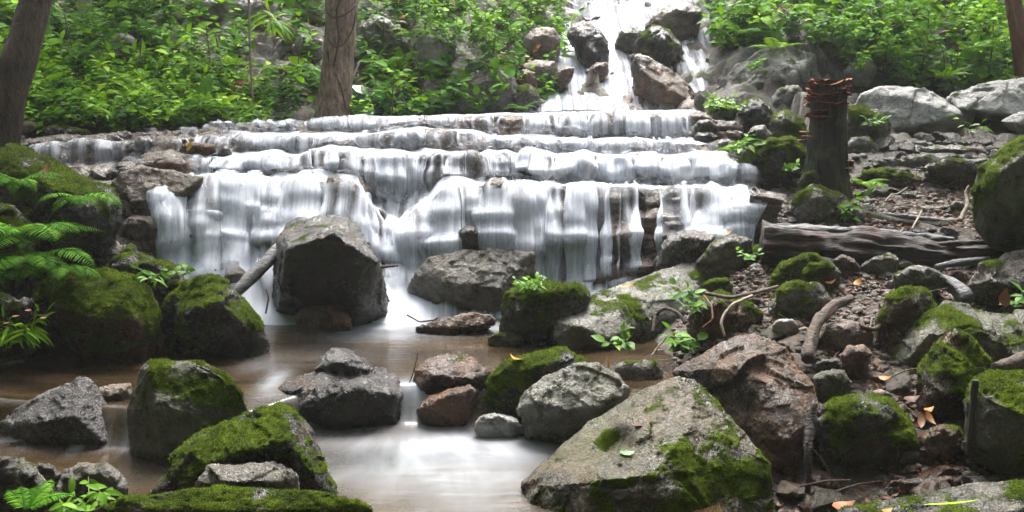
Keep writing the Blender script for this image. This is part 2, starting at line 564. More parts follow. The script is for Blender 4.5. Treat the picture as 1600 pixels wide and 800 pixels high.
SOIL = soil_mat()
VEIL = veil_mat()
POOL = pool_mat()
LEAF = leaf_mat('green_leaf', (0.008, 0.045, 0.002), (0.064, 0.215, 0.003), (0.28, 0.50, 0.010), rough=0.6, spec=0.08)
LEAFY = leaf_mat('yellow_green_leaf', (0.020, 0.085, 0.002), (0.105, 0.270, 0.004), (0.32, 0.52, 0.012), spec=0.1)
GLOSSY = leaf_mat('glossy_leaf', (0.008, 0.045, 0.010), (0.025, 0.125, 0.022), (0.08, 0.25, 0.05), rough=0.28, trans=0.2, spec=0.5)
FERN = leaf_mat('fern_leaf', (0.008, 0.042, 0.002), (0.048, 0.165, 0.005), (0.16, 0.34, 0.015), rough=0.6, spec=0.08)
MOSS = leaf_mat('moss_tuft', (0.014, 0.032, 0.003), (0.072, 0.130, 0.006), (0.27, 0.37, 0.020), rough=0.8, trans=0.25, spec=0.15)
DEADLEAF = leaf_mat('dead_leaf', (0.025, 0.011, 0.006), (0.10, 0.042, 0.018), (0.26, 0.11, 0.035), rough=0.5, trans=0.15)
YELLOW = leaf_mat('yellow_leaf', (0.27, 0.10, 0.01), (0.33, 0.17, 0.02), (0.38, 0.28, 0.03), rough=0.45, trans=0.2)
SEED = leaf_mat('seedling_leaf', (0.015, 0.055, 0.004), (0.055, 0.165, 0.008), (0.17, 0.34, 0.025), rough=0.5, spec=0.2)
STEM = plain_mat('green_stem', (0.04, 0.06, 0.02), (0.10, 0.10, 0.04))
TWIG = wood_mat('twig_wood', (0.018, 0.012, 0.008), (0.105, 0.066, 0.042), (0.09, 0.05, 0.03), (1, 1, 1), 20)
BARK = wood_mat('tree_bark', (0.045, 0.028, 0.018), (0.34, 0.24, 0.17), (0.22, 0.20, 0.165), (1, 1, 0.35), 22, 0.1, 0.1)
DARKBARK = wood_mat('dark_bark', (0.012, 0.008, 0.005), (0.095, 0.055, 0.036), (0.05, 0.045, 0.035), (1, 1, 0.3), 20, 0.15, 0.25)
PALEBARK = wood_mat('pale_bark', (0.20, 0.17, 0.13), (0.36, 0.31, 0.25), (0.15, 0.13, 0.09), (1, 1, 0.3), 8, 0.0)
REDBARK = wood_mat('reddish_bark', (0.07, 0.028, 0.016), (0.20, 0.085, 0.05), (0.10, 0.06, 0.04), (1, 1, 0.3), 9, 0.0)
ROTTEN = wood_mat('rotten_wood', (0.006, 0.005, 0.004), (0.050, 0.036, 0.030), (0.085, 0.034, 0.020), (0.16, 1, 1), 22, 0.25)
GREYWOOD = wood_mat('wet_grey_wood', (0.055, 0.055, 0.06), (0.19, 0.19, 0.20), (0.10, 0.10, 0.10), (0.3, 1, 1), 20, 0.8)
STUMPWOOD = wood_mat('stump_wood', (0.004, 0.003, 0.003), (0.022, 0.015, 0.010), (0.012, 0.012, 0.006), (1, 1, 0.2), 18, 0.3, 0.45)

# ------------------------------------------------------------------ terrain
ctl = []


def cp(px, py, D):
    ctl.append(P(px, py, D))


# left bank beside the pools
for a in [(-60, 575, 7.0), (0, 565, 7.2), (60, 480, 7.9), (0, 400, 8.2), (-150, 400, 8.0), (120, 330, 9.0), (0, 300, 9.3), (-200, 300, 8.6),
          (-300, 500, 7.0), (60, 215, 11.0), (-100, 215, 10.4), (0, 210, 10.8), (160, 203, 11.1), (300, 197, 11.5), (420, 190, 11.9), (540, 184, 12.1), (660, 181, 12.4), (740, 181, 12.6)]:
    cp(*a)
# left slope
for a in [(-200, 100, 11.6), (0, 110, 12.0), (200, 110, 12.4), (400, 105, 12.9), (600, 110, 13.2), (720, 110, 13.3), (790, 110, 13.4),
          (-200, 0, 13.0), (0, 10, 13.4), (200, 10, 13.8), (400, 5, 14.2), (600, 0, 14.6), (760, 0, 14.8), (840, 0, 15.4)]:
    cp(*a)
# upper cascade chute
for px in (850, 920, 1000, 1080):
    for py, D in ((178, 12.5), (150, 13.1), (110, 13.9), (70, 14.8), (30, 15.7), (0, 16.4), (-40, 17.6)):
        cp(px, py, D + 0.25)
# right slope
for a in [(1130, 150, 13.0), (1150, 90, 13.6), (1250, 150, 12.9), (1260, 75, 13.4), (1350, 150, 13.2), (1450, 140, 13.6), (1600, 135, 13.8), (1750, 150, 13.5),
          (1200, 30, 14.6), (1300, 40, 14.4), (1450, 40, 14.8), (1600, 40, 15.0), (1150, 0, 16.0), (1300, 0, 15.6), (1600, 0, 16.0), (1800, 0, 15.5)]:
    cp(*a)
# right bank
for a in [(1200, 215, 10.9), (1300, 235, 10.8), (1400, 222, 11.2), (1550, 225, 11.2), (1700, 225, 11.0), (1250, 300, 9.8), (1350, 300, 10.0), (1480, 300, 9.9), (1600, 310, 9.6),
          (1220, 345, 9.2), (1320, 350, 9.1), (1420, 345, 9.2), (1540, 350, 9.1), (1230, 400, 8.5), (1400, 405, 8.5), (1550, 405, 8.4), (1700, 400, 8.2),
          (1150, 430, 8.5), (1190, 470, 7.9), (1300, 450, 7.9), (1430, 450, 7.8), (1560, 450, 7.7), (1130, 500, 7.5), (1250, 510, 7.3), (1360, 520, 7.2), (1500, 520, 7.2), (1700, 520, 7.0),
          (1060, 545, 7.5), (1180, 570, 6.8), (1320, 575, 6.75), (1390, 620, 6.35), (1460, 640, 6.2), (1600, 620, 6.2), (1260, 660, 6.2), (1330, 720, 5.85), (1500, 700, 5.8),
          (1330, 775, 5.5), (1250, 790, 5.5), (1500, 790, 5.3), (1750, 700, 5.5)]:
    cp(*a)
for a in [(-3.5, 6.3, -0.35), (-2.5, 7.6, -0.3), (-1.5, 7.0, -0.35), (0, 7.6, -0.35), (0.7, 7.2, -0.35), (0, 8.3, -0.35), (-2, 8.4, -0.25), (-1, 6.3, -0.5), (0, 5.6, -0.55), (-2, 5.4, -0.5), (-3.2, 5.0, -0.45),
          (0, 4.5, -0.6), (-1.2, 4.2, -0.5), (1.2, 4.6, -0.5), (0, 2.5, -0.7), (-2, 2.5, -0.3), (2, 2.5, -0.2), (0, 0, -0.5), (-2.2, 0, 0.3), (2.2, 0, 0.3), (-4.5, 0.5, 3.6), (4.5, 0.5, 3.6),
          (1.2, 5.6, -0.35), (3.8, 4.5, 0.1), (-4.5, 4.6, 0.1),
          (-3, 9.5, 0.2), (-1, 9.3, -0.2), (0.5, 9.3, -0.2), (2, 9.3, 0.1), (-3, 10.2, 0.9), (-1, 10.2, 0.5), (1, 10.2, 0.5), (2.2, 10.2, 0.9), (0, 11.5, 1.2), (-2, 11.2, 1.25), (1.5, 11.5, 1.3), (1, 12.1, 1.55), (0, 12.1, 1.5),
          (-7, 8, 2.5), (-9, 12, 6.0), (-8, 4, 3.0), (7, 8, 2.6), (9, 12, 6.0), (7, 4, 2.6), (-14, 8, 10), (14, 8, 10), (-14, 0, 14), (14, 0, 14),
          (0, 24, 7.5), (-6, 20, 8.0), (6, 20, 7.5), (-12, 22, 12), (12, 22, 12), (0, 40, 16), (-20, 40, 22), (20, 40, 22), (-30, 10, 22), (30, 10, 22),
          (0, -2.5, 0.6), (0, -5, 3.5), (-4, -4, 5.0), (4, -4, 5.0), (0, -9, 9.0), (-8, -8, 12), (8, -8, 12), (0, -25, 24), (-25, -20, 28), (25, -20, 28)]:  # unseen hillside behind the camera, raised to keep light off the front faces
    ctl.append(np.array(a, float))
ctl = np.array(ctl)
_A = np.linalg.norm(ctl[:, None, :2] - ctl[None, :, :2], axis=-1) + np.eye(len(ctl)) * -0.02
_Pm = np.c_[np.ones(len(ctl)), ctl[:, :2]]
_M = np.block([[_A, _Pm], [_Pm.T, np.zeros((3, 3))]])
_W = np.linalg.solve(_M, np.r_[ctl[:, 2], 0, 0, 0])


def ground(x, y):
    x, y = np.broadcast_arrays(np.asarray(x, float), np.asarray(y, float))
    s = x.shape
    q = np.stack([x.ravel(), y.ravel()], -1)
    out = np.empty(len(q))
    for i in range(0, len(q), 20000):
        z = q[i:i + 20000]
        d = np.linalg.norm(z[:, None] - ctl[None, :, :2], axis=-1)
        out[i:i + 20000] = d @ _W[:-3] + np.c_[np.ones(len(z)), z] @ _W[-3:]
    return out.reshape(s)


def ground_n(x, y, e=0.15):
    gx = (ground(x + e, y) - ground(x - e, y)) / (2 * e)
    gy = (ground(x, y + e) - ground(x, y - e)) / (2 * e)
    nn = np.stack([-gx, -gy, np.ones_like(gx)], -1)
    return nn / np.linalg.norm(nn, axis=-1, keepdims=True)


def build_terrain():
    xs = np.concatenate([np.linspace(-34, -7.2, 28), np.arange(-7, 7.01, 0.055), np.linspace(7.2, 34, 28)])
    ys = np.concatenate([np.linspace(-28, 3.8, 36), np.arange(4, 17.01, 0.055), np.linspace(17.3, 46, 36)])
    X, Y = np.meshgrid(xs, ys)
    Z = ground(X, Y)
    p = np.stack([X.ravel(), Y.ravel(), Z.ravel()], -1)
    slope = sstep(0.9, 2.2, Z.ravel())
    d = 0.07 * fbm(p * 1.6, 4, 3) + 0.035 * ridged(p * 3.3, 3, 5) - 0.03
    d = d * (0.45 + 1.3 * slope) + slope * 0.14 * np.maximum(0, fbm(p * 0.8, 3, 8)) + 0.022 * perlin(p * 9, 4) + 0.018 * perlin(p * 17, 6)
    vis = sstep(-7, -6.5, p[:, 0]) * sstep(7, 6.5, p[:, 0]) * sstep(17, 16.5, p[:, 1])
    tt = sstep(0.25, 0.6, slope + 0.4 * perlin(p * 0.6, 23)) * vis * sstep(10, 11, p[:, 1])
    d = d + tt * (0.16 * facets(p * 1.5 + 0.2 * np.stack([perlin(p * 2, 1), perlin(p * 2, 2), perlin(p * 2, 3)], -1), 51) + 0.09 * facets(p * 4.1, 52))
    p[:, 2] += d
    far = sstep(17, 22, np.abs(p[:, 1])) + sstep(7.5, 10, np.abs(p[:, 0])) + (p[:, 1] < 3)
    p[:, 2] += np.clip(far, 0, 1) * 0.9 * fbm(p * 0.35, 4, 21)
    green = np.clip(0.35 + slope * 0.6 + np.clip(far, 0, 1), 0, 1.3)
    o = link('terrain', mesh('terrain', p, [grid_faces(len(ys), len(xs))], {'green': green}), SOIL)
    tag(o, kind='structure')


build_terrain()

# ------------------------------------------------------------------ the stepped rock ledge and its falling water
PX = np.array([30, 60, 160, 250, 330, 430, 540, 585, 640, 665, 700, 800, 900, 1000, 1085, 1140, 1195, 1230], float)
#          lip0 foot0 lip1 foot1 lip2 foot2 lip3 foot3
ROWS = np.array([
    [222, 224, 226, 258, 262, 272, 300, 340],
    [217, 220, 223, 258, 262, 270, 295, 335],
    [208, 215, 222, 258, 262, 270, 290, 335],
    [203, 215, 221, 240, 258, 270, 282, 345],
    [198, 212, 217, 240, 250, 275, 287, 385],
    [191, 212, 217, 241, 248, 278, 288, 400],
    [184, 212, 216, 238, 246, 282, 290, 410],
    [182, 212, 214, 238, 246, 300, 335, 425],
    [181, 207, 208, 237, 246, 310, 360, 430],
    [181, 204, 206, 237, 246, 300, 330, 435],
    [180, 204, 207, 239, 246, 286, 297, 440],
    [177, 216, 221, 240, 246, 288, 298, 450],
    [175, 219, 223, 240, 246, 290, 298, 455],
    [173, 221, 225, 240, 247, 291, 298, 440],
    [172, 222, 227, 242, 250, 292, 300, 420],
    [185, 222, 231, 244, 254, 291, 302, 385],
    [215, 230, 242, 255, 268, 296, 310, 368],
    [222, 236, 250, 262, 274, 300, 316, 362]], float)
LD = np.array([[11.0, 10.5, 10.05, 9.5]] * len(PX))
for i, x in enumerate(PX):
    if x < 300:
        LD[i] = [10.75, 10.35, 9.75, 9.35]
    if 570 < x < 680:
        LD[i, 3] = 9.62
    if x > 1100:
        LD[i] = [10.8, 10.4, 10.0, 9.45]
NU = 520
UPX = np.linspace(32, 1228, NU)
SEG = [14, 26, 20, 20, 22, 30, 22, 64, 40, 8]
_S = []
for k, c in enumerate(SEG):
    _S.append(k + np.linspace(0, 1, c, endpoint=False))
SV = np.concatenate(_S + [[10.0]])


def smooth_interp(x, xp, fp):
    i = np.clip(np.searchsorted(xp, x) - 1, 0, len(xp) - 2)
    t = np.clip((x - xp[i]) / (xp[i + 1] - xp[i]), 0, 1)
    t = t * t * (3 - 2 * t)
    return fp[i] * (1 - t) + fp[i + 1] * t


rows = np.stack([smooth_interp(UPX, PX, ROWS[:, k]) for k in range(8)], 1)
lds = np.stack([smooth_interp(UPX, PX, LD[:, k]) for k in range(4)], 1)
for k in range(4):
    jit = 0.24 * n2(UPX / 70, k * 9.1, 31) + 0.12 * n2(UPX / 22, k * 5.3, 32)
    lds[:, k] += jit
    rows[:, 2 * k] += (3.6 if k else 1.4) * n2(UPX / 45, k * 3.1, 33) + 1.3 * n2(UPX / 14, k * 2.1, 34)
    rows[:, 2 * k + 1] += 4 * n2(UPX / 40, k * 7.1, 35)
prof = np.zeros((NU, 11, 3))
lip0 = P(UPX, rows[:, 0], lds[:, 0])
prof[:, 0] = P(UPX, rows[:, 0], 0 * UPX + 12.9)
prof[:, 0, 2] = lip0[:, 2] - 0.03
prof[:, 0, 0] = lip0[:, 0] * 12.9 / lds[:, 0]
prof[:, 1] = lip0
for k in range(4):
    prof[:, 1 + 2 * k] = P(UPX, rows[:, 2 * k], lds[:, k])
    fd = lds[:, k] - (0.10, 0.10, 0.10, 0.34)[k]
    prof[:, 2 + 2 * k] = P(UPX, rows[:, 2 * k + 1], fd)
bx = np.interp(UPX, [30, 250, 330, 440, 600, 700, 1000, 1230], [8.9, 8.75, 8.6, 8.55, 8.6, 8.75, 8.8, 8.9])
prof[:, 9] = np.stack([prof[:, 8, 0] * bx / prof[:, 8, 1], bx, np.where(UPX > 1000, 0.1, -0.06)], -1)
prof[:, 10] = prof[:, 9] + np.array([0, -0.35, -0.3])
prof[:, :, 2] = np.minimum.accumulate(prof[:, :, 2], axis=1)
ks = np.floor(np.minimum(SV, 9.9999)).astype(int)
fr = SV - ks
BASE = prof[:, ks] * (1 - fr)[None, :, None] + prof[:, ks + 1] * fr[None, :, None]      # NU x NV x 3
NV = len(SV)


def blur_v(A, it):
    A = A.copy()
    for _ in range(it):
        A[:, 1:-1] = A[:, 1:-1] * 0.5 + (A[:, :-2] + A[:, 2:]) * 0.25
    return A


def blur_u(A, it):
    A = A.copy()
    for _ in range(it):
        A[1:-1] = A[1:-1] * 0.5 + (A[:-2] + A[2:]) * 0.25
    return A


def grid_n(A):
    du = np.gradient(A, axis=0)
    dv = np.gradient(A, axis=1)
    nn = np.cross(du, dv)
    nn /= np.linalg.norm(nn, axis=-1, keepdims=True) + 1e-9
    nn *= np.where((nn[..., 2] - nn[..., 1]) < 0, -1, 1)[..., None]
    return nn


soft = blur_v(BASE, 3)
nrm = blur_v(grid_n(blur_v(BASE, 12)), 6)
pf = soft.reshape(-1, 3)
low = 0.055 * fbm(pf * np.array([1.5, 2.2, 2.2]), 3, 41)
_seg = np.broadcast_to(SV[None], (NU, NV)).ravel()
low = low * (0.25 + 0.75 * sstep(6.4, 7.2, _seg))
_w7 = sstep(6.6, 7.2, _seg) * sstep(8.9, 8.2, _seg)
_q = pf * np.array([1.0, 0.3, 1.15])
low = low + _w7 * (0.17 * perlin(_q * 2.3, 141) + 0.12 * perlin(_q * 4.8, 142) + 0.05)
_w5 = sstep(2.6, 3.1, _seg) * sstep(6.6, 6.2, _seg)
low = low + _w5 * (0.07 * perlin(_q * 3.5, 143) + 0.05 * perlin(_q * 7.5, 144))
f1, f2, cid = worley(pf * np.array([2.7, 3.2, 4.4]) + 0.35 * np.stack([perlin(pf * 5, 42), perlin(pf * 5, 43), perlin(pf * 5, 44)], -1), 45)
cob = np.clip((f2 - f1) * 2.2, 0, 1) ** 0.6
hi = 0.075 * (cid - 0.5) + 0.055 * (cob - 0.6) + 0.03 * ridged(pf * 7, 3, 46) - 0.02 + 0.012 * perlin(pf * 26, 47)
fade = np.ones(NV)
fade[SV < 1] = 0.35
shelf = np.zeros(len(pf))
for zi, (zc, hh_, am, s0, s1) in enumerate([(0.90, .30, .13, 6.9, 8.6), (0.68, .30, .17, 6.9, 8.6), (0.44, .30, .18, 6.9, 8.8), (1.27, .14, .07, 4.9, 6.2), (1.20, .12, .07, 4.9, 6.2), (1.66, .12, .05, .9, 2.2), (1.58, .1, .05, .9, 2.2)]):
    px_ = np.stack([pf[:, 0] * 1.9, np.full(len(pf), zi * 7.3), np.zeros(len(pf))], -1)
    zz_ = zc + 0.07 * perlin(px_ * 1.1, 160 + zi) + 0.04 * perlin(px_ * 3.1, 170 + zi)
    sd_ = zz_ - pf[:, 2]
    shelf += am * sstep(0.0, 0.35, perlin(px_, 180 + zi) + 0.08) * sstep(-0.015, 0.03, sd_) * (1 - sstep(0.06, hh_, sd_)) * ((_seg > s0) & (_seg < s1))
shelf = 0.48 * blur_u(blur_v(shelf.reshape(NU, NV), 4), 8)
rock = soft + nrm * ((low + hi).reshape(NU, NV, 1) + shelf[..., None]) * fade[None, :, None]
mossl = np.clip(0.25 * n2(UPX / 60, 0, 48)[:, None] - 0.3 + sstep(300, 80, UPX)[:, None] * 0.5 + 0 * SV[None], 0, 1)
tag(link('rock_ledge', mesh('rock_ledge', rock.reshape(-1, 3), [grid_faces(NU, NV)], {'moss': mossl.ravel()}), ROCK['ledge']), kind='structure')

COV_R = {
    0: [(32, 0), (200, .0), (300, .46), (430, .58), (470, .66), (630, .62), (660, .4), (740, .45), (770, .22), (805, .25), (830, .7), (925, .72), (940, .2), (975, .2), (990, .75), (1010, .55), (1040, .35), (1080, .5), (1095, 0)],
    1: [(32, 0), (70, .72), (235, .74), (255, .3), (320, .42), (345, .6), (430, .82), (640, .86), (658, .45), (715, .45), (735, .8), (900, .86), (1040, .82), (1085, .6), (1110, .2), (1130, 0)],
    2: [(245, 0), (300, .45), (350, .6), (430, .8), (530, .55), (570, .4), (600, .78), (680, .55), (760, .55), (800, .8), (950, .78), (1000, .6), (1050, .8), (1110, .85), (1150, .7), (1172, .2), (1200, 0)],
    3: [(240, 0), (256, .66), (330, .84), (420, .82), (540, .72), (580, .55), (620, .7), (650, .85), (700, .6), (740, .5), (780, .6), (830, .72), (900, .8), (940, .66), (965, .34), (1005, .42), (1020, .2), (1055, .4), (1085, .6), (1140, .85), (1165, .7), (1184, 0)],
}
COV_T = {
    0: [(32, .0), (300, .0), (400, .08), (460, .4), (500, .55), (900, .7), (1085, .6), (1095, 0)],
    1: [(32, .0), (240, .15), (330, .3), (400, .85), (1000, .95), (1085, .8), (1120, .2), (1130, 0)],
    2: [(32, .0), (60, .3), (240, .4), (300, .4), (370, .95), (1090, .97), (1140, .5), (1170, 0)],
    3: [(262, 0), (300, .85), (330, .97), (555, .97), (585, .5), (655, .6), (680, .97), (960, .97), (1000, .75), (1050, .45), (1100, .8), (1160, .85), (1182, 0)],
    4: [(235, 0), (255, .9), (420, .97), (470, .85), (600, .9), (690, .85), (720, .45), (850, .5), (900, .65), (980, .6), (1010, .0)],
}


def streams(seed, bias=0.0, drift=0.0):
    """how much water lies at each point of the sheet"""
    d = np.zeros((NU, NV))
    U = UPX[:, None] + 0 * SV[None]
    V = SV[None] + 0 * UPX[:, None]
    hz = BASE[..., 2]
    for k in range(5):
        cr = np.interp(UPX, *zip(*COV_R[k])) if k < 4 else None
        ct = np.interp(UPX, *zip(*COV_T[k]))
        # tread
        m = (SV >= 2 * k) & (SV < 2 * k + 1) if k else (SV < 1)
        if k == 4:
            m = SV >= 8
        nz = 0.5 * n2(U[:, m] / 50, V[:, m] * 3, seed + k) + 0.5 * n2(U[:, m] / 16, V[:, m] * 2, seed + 20 + k)
        d[:, m] = sstep(-0.5, 0.5, nz * 0.9 + (ct * 2 - 1)[:, None] + bias)
        if k == 4:
            break
        m = (SV >= 2 * k + 1) & (SV < 2 * k + 2)
        Um = U[:, m] + drift * (V[:, m] - 2 * k - 1) * 30 * n2(U[:, m] / 80, 0 * U[:, m], seed + 60 + k)
        hh = hz[:, m]
        Um = Um + 7 * n2(Um / 26, hh * 3.5, seed + 70 + k) + 3 * n2(Um / 9, hh * 7, seed + 80 + k)
        nz = 0.55 * n2(Um / 30, hh * 0.5, seed + 30 + k) + 0.45 * n2(Um / 12, hh * 0.35, seed + 40 + k) + 0.25 * n2(Um / 5.0, hh * 0.3, seed + 50 + k)
        d[:, m] = sstep(-0.55, 0.85, nz * 1.9 + ((cr * 2 - 1) * 0.95 - 0.12)[:, None] + bias)
    d = np.clip(d, 0, 1)
    edge = 1178 + 14 * n2(hz * 3.5, 0 * hz, seed + 90)
    d = d * np.where(V > 6.6, sstep(edge, edge - 55, U), 1.0)
    d = blur_v(d, 6)
    return d


def water_surface(off, blur, dens, extra=0.0):
    S = blur_u(blur_v(BASE, blur), 2)
    nn = blur_u(blur_v(grid_n(blur_v(BASE, 20)), 10), 3)
    lw = blur_v(blur_u(low.reshape(NU, NV), 6), 5)
    lw = lw * np.where((SV > 6.6), 0.5, 1.0)[None] + np.where(SV > 6.9, 0.03, 0.0)[None]
    hl = 0.30 * blur_v(blur_u(hi.reshape(NU, NV), 16), 12)
    r = SV - np.floor(SV)
    ris = ((np.floor(SV) % 2) == 1).astype(float) * np.sin(np.pi * np.clip(r, 0, 1)) ** 0.5
    o = off + 0.045 * ris * (1 + extra)
    S = S + nn * ((lw + hl + shelf + o[None] + 0.02 * (dens - 0.5)) * fade[None])[..., None]
    return S, nn


def water_sheet(name, off, blur, dens, maxd, v0, v1, extra=0.0):
    S, _n = water_surface(off, blur, dens, extra)
    sel = (SV >= v0) & (SV <= v1)
    S, D = S[:, sel], np.clip(dens[:, sel], 0, 1) * (maxd[:, sel] if isinstance(maxd, np.ndarray) else maxd)
    s2 = np.concatenate([np.zeros((NU, 1)), np.cumsum(np.linalg.norm(np.diff(S, axis=1), axis=-1), axis=1)], 1)
    m = sel.sum()
    F = grid_faces(NU, m)
    Df = D.ravel()
    F = F[Df[F].max(1) > 0.015]
    me = mesh(name, S.reshape(-1, 3), [F], {'foam': Df, 'flow_u': (S[..., 0]).ravel(), 'flow_v': (s2 + 3 * S[..., 0] * 0).ravel()})
    return link(name, me, VEIL)


_d0 = streams(100)
_ris = ((np.floor(SV) % 2) == 1) & (SV < 8)
_rs = blur_v(np.where(_ris, 0.52, 1.0)[None] + 0 * _d0, 5)
wf = water_sheet('waterfall', 0.025, 4, _d0, _rs, 0.0, 9.6)
tag(wf, kind='structure')


def strands():
    """single threads of falling water: each a soft-edged ribbon running from a lip down to the next tread"""
    rg = np.random.default_rng(404)
    S, nn = water_surface(0.03, 5, _d0)
    parts = []
    nc = 7
    xc = np.linspace(-1, 1, nc)
    gp = np.clip(np.exp(-2.6 * xc ** 2) - 0.072, 0, 1) / 0.93

    def at(A, u, v):
        fu = np.clip((u - UPX[0]) / (UPX[1] - UPX[0]), 0, NU - 1.001)
        fv = np.clip(np.interp(v, SV, np.arange(NV)), 0, NV - 1.001)
        i, j = fu.astype(int), fv.astype(int)
        a, b = (fu - i)[..., None], (fv - j)[..., None]
        return (A[i, j] * (1 - a) + A[i + 1, j] * a) * (1 - b) + (A[i, j + 1] * (1 - a) + A[i + 1, j + 1] * a) * b

    for k, cnt in ((0, 170), (1, 140), (2, 260), (3, 400)):
        us = rg.uniform(40, 1205, cnt * 3)
        cov = np.interp(us, *zip(*COV_R[k])) * (0.65 + 0.7 * sstep(-0.35, 0.45, n2(us / 26, k * 4.7, 151)))
        us = us[rg.random(cnt * 3) < cov ** 1.3][:cnt]
        for u0 in us:
            if u0 < (330, 255, 300, 235)[k]:
                continue
            v0 = 2 * k + 1 - (rg.uniform(0.02, 0.45) if k else rg.uniform(0.002, 0.05))
            v1 = 2 * k + 2 + rg.uniform(-0.05, 0.30)
            if k == 3:
                r = rg.random()
                if r < 0.35:                      # starts part way down, off a knob of rock
                    v0 = 7 + rg.uniform(0.15, 0.6)
                v1 = 8 + rg.uniform(-0.35, 0.5)
            n = int(10 + 14 * (v1 - v0) * (1.6 if k == 3 else 1))
            t = np.linspace(0, 1, n)
            v = v0 + (v1 - v0) * t
            w = (2.2 + 9.5 * rg.random() ** 2.2) * (0.75 if k < 2 else 1.0)
            wt = w * (0.75 + 0.7 * t ** 0.7) * (1 + 0.12 * n2(t * 4, u0, 7))
            uc = u0 + rg.normal(0, 5) * t ** 1.4 + 2.0 * n2(t * 2.2, u0 * 1.3, 8)
            U = uc[:, None] + wt[:, None] * xc[None]
            Vv = v[:, None] + 0 * U
            C = at(S, U, Vv)
            Nm = at(nn, U, Vv)
            o = (rg.uniform(0.0, 0.05) * np.sin(np.pi * np.clip(t * 0.95, 0, 1)) + rg.uniform(0.002, 0.012)) * sstep(0.0, 0.35, t) - 0.006 * (1 - sstep(0, 0.3, t))
            C = C + Nm * (o[:, None] + 0.010 * sstep(0.1, 0.4, t)[:, None] * (1 - xc[None] ** 2))[..., None]
            st = rg.uniform(0.45, 1.0) ** 0.8
            d = st * gp[None] * (sstep(0, 0.30, t) * (1 - 0.75 * sstep(0.80, 1.0, t)))[:, None]
            L = np.concatenate([[0], np.cumsum(np.linalg.norm(np.diff(C[:, 3], axis=0), axis=1))])
            parts.append((C.reshape(-1, 3), [grid_faces(n, nc)], {'foam': d.ravel(), 'flow_u': (C[..., 0] + u0 * 0.11).ravel(), 'flow_v': np.repeat(L, nc)}))
    V, F, A = merge(parts)
    tag(link('waterfall_threads', mesh('waterfall_threads', V, F, A), VEIL), kind='structure')


strands()

# ------------------------------------------------------------------ the upper cascade: water over the chute
CH_D = lambda py: np.interp(py, [-40, 0, 30, 70, 110, 150, 178], [17.6, 16.4, 15.7, 14.8, 13.9, 13.1, 12.5])
STREAMS = [
    [(1040, -40, 60), (990, -5, 55), (960, 18, 44), (962, 48, 26), (966, 75, 19), (964, 100, 22), (958, 125, 34), (945, 150, 52), (930, 178, 70)],
    [(930, 40, 12), (888, 52, 13), (884, 72, 18), (888, 98, 28), (894, 130, 42), (900, 150, 58), (905, 178, 74)],
    [(1150, -10, 9), (1128, 12, 9), (1112, 34, 12), (1102, 60, 16), (1098, 92, 20), (1094, 125, 18), (1088, 150, 9), (1084, 180, 6)],
    [(1098, 55, 14), (1066, 72, 14), (1066, 90, 14), (1078, 112, 14), (1092, 130, 14)],
    [(1060, -10, 26), (1010, 12, 30), (975, 30, 25)],
]


def build_chute():
    u = np.linspace(805, 1165, 260)
    v = np.linspace(-38, 181, 240)
    U, Vv = np.meshgrid(u, v, indexing='ij')
    dens = np.zeros_like(U)
    for st, pw in zip(STREAMS, (1.0, .95, .72, .72, .9)):
        s = np.array(st, float)
        for a, b in zip(s[:-1], s[1:]):
            ab = b[:2] - a[:2]
            t = np.clip(((U - a[0]) * ab[0] + (Vv - a[1]) * ab[1]) / (ab @ ab), 0, 1)
            dist = np.hypot(U - a[0] - t * ab[0], Vv - a[1] - t * ab[1])
            wdt = 1.3 * (a[2] + (b[2] - a[2]) * t)
            dens = np.maximum(dens, pw * 1.15 * np.exp(-(dist / wdt) ** 2 * 1.0))
    nz = 0.6 * n2(U / 16, Vv / 60, 71) + 0.5 * n2(U / 6, Vv / 40, 72)
    dens = 0.84 * np.clip(sstep(0.15, 1.15, dens + 0.45 * nz), 0, 1)
    D = CH_D(Vv) + 0.02 + 0.13 * n2(U / 40, Vv / 28, 73) + 0.06 * n2(U / 15, Vv / 20, 74)
    S = P(U, Vv, D)
    S[..., 2] += 0.06 * dens
    F = grid_faces(*U.shape)
    df = dens.ravel()
    F = F[df[F].max(1) > 0.02]
    sv = np.concatenate([np.zeros((len(u), 1)), np.cumsum(np.linalg.norm(np.diff(S, axis=1), axis=-1), axis=1)], 1)
    tag(link('cascade_water', mesh('cascade_water', S.reshape(-1, 3), [F], {'foam': df, 'flow_u': S[..., 0].ravel(), 'flow_v': sv.ravel()}), VEIL), kind='structure')
    # the rock bed under it
    Db = CH_D(Vv) + 0.22
    B = P(U, Vv, Db)
    p = B.reshape(-1, 3)
    ff1, ff2, c2 = worley(p * 2.3 + 0.2 * np.stack([perlin(p * 3, 1), perlin(p * 3, 2), perlin(p * 3, 3)], -1), 75)
    h = 0.06 * fbm(p * 1.4, 3, 76) + 0.22 * facets(p * 1.7, 75) + 0.10 * facets(p * 4.2, 77) + 0.02 * perlin(p * 15, 78) - 0.05
    nn = grid_n(B)
    p = p + nn.reshape(-1, 3) * h[:, None]
    tag(link('chute_bed', mesh('chute_bed', p, [grid_faces(*U.shape)], {'moss': np.clip(-0.1 + 0.4 * n2(U / 50, Vv / 50, 79), 0, 1).ravel()}), ROCK['tan']), kind='structure')


build_chute()

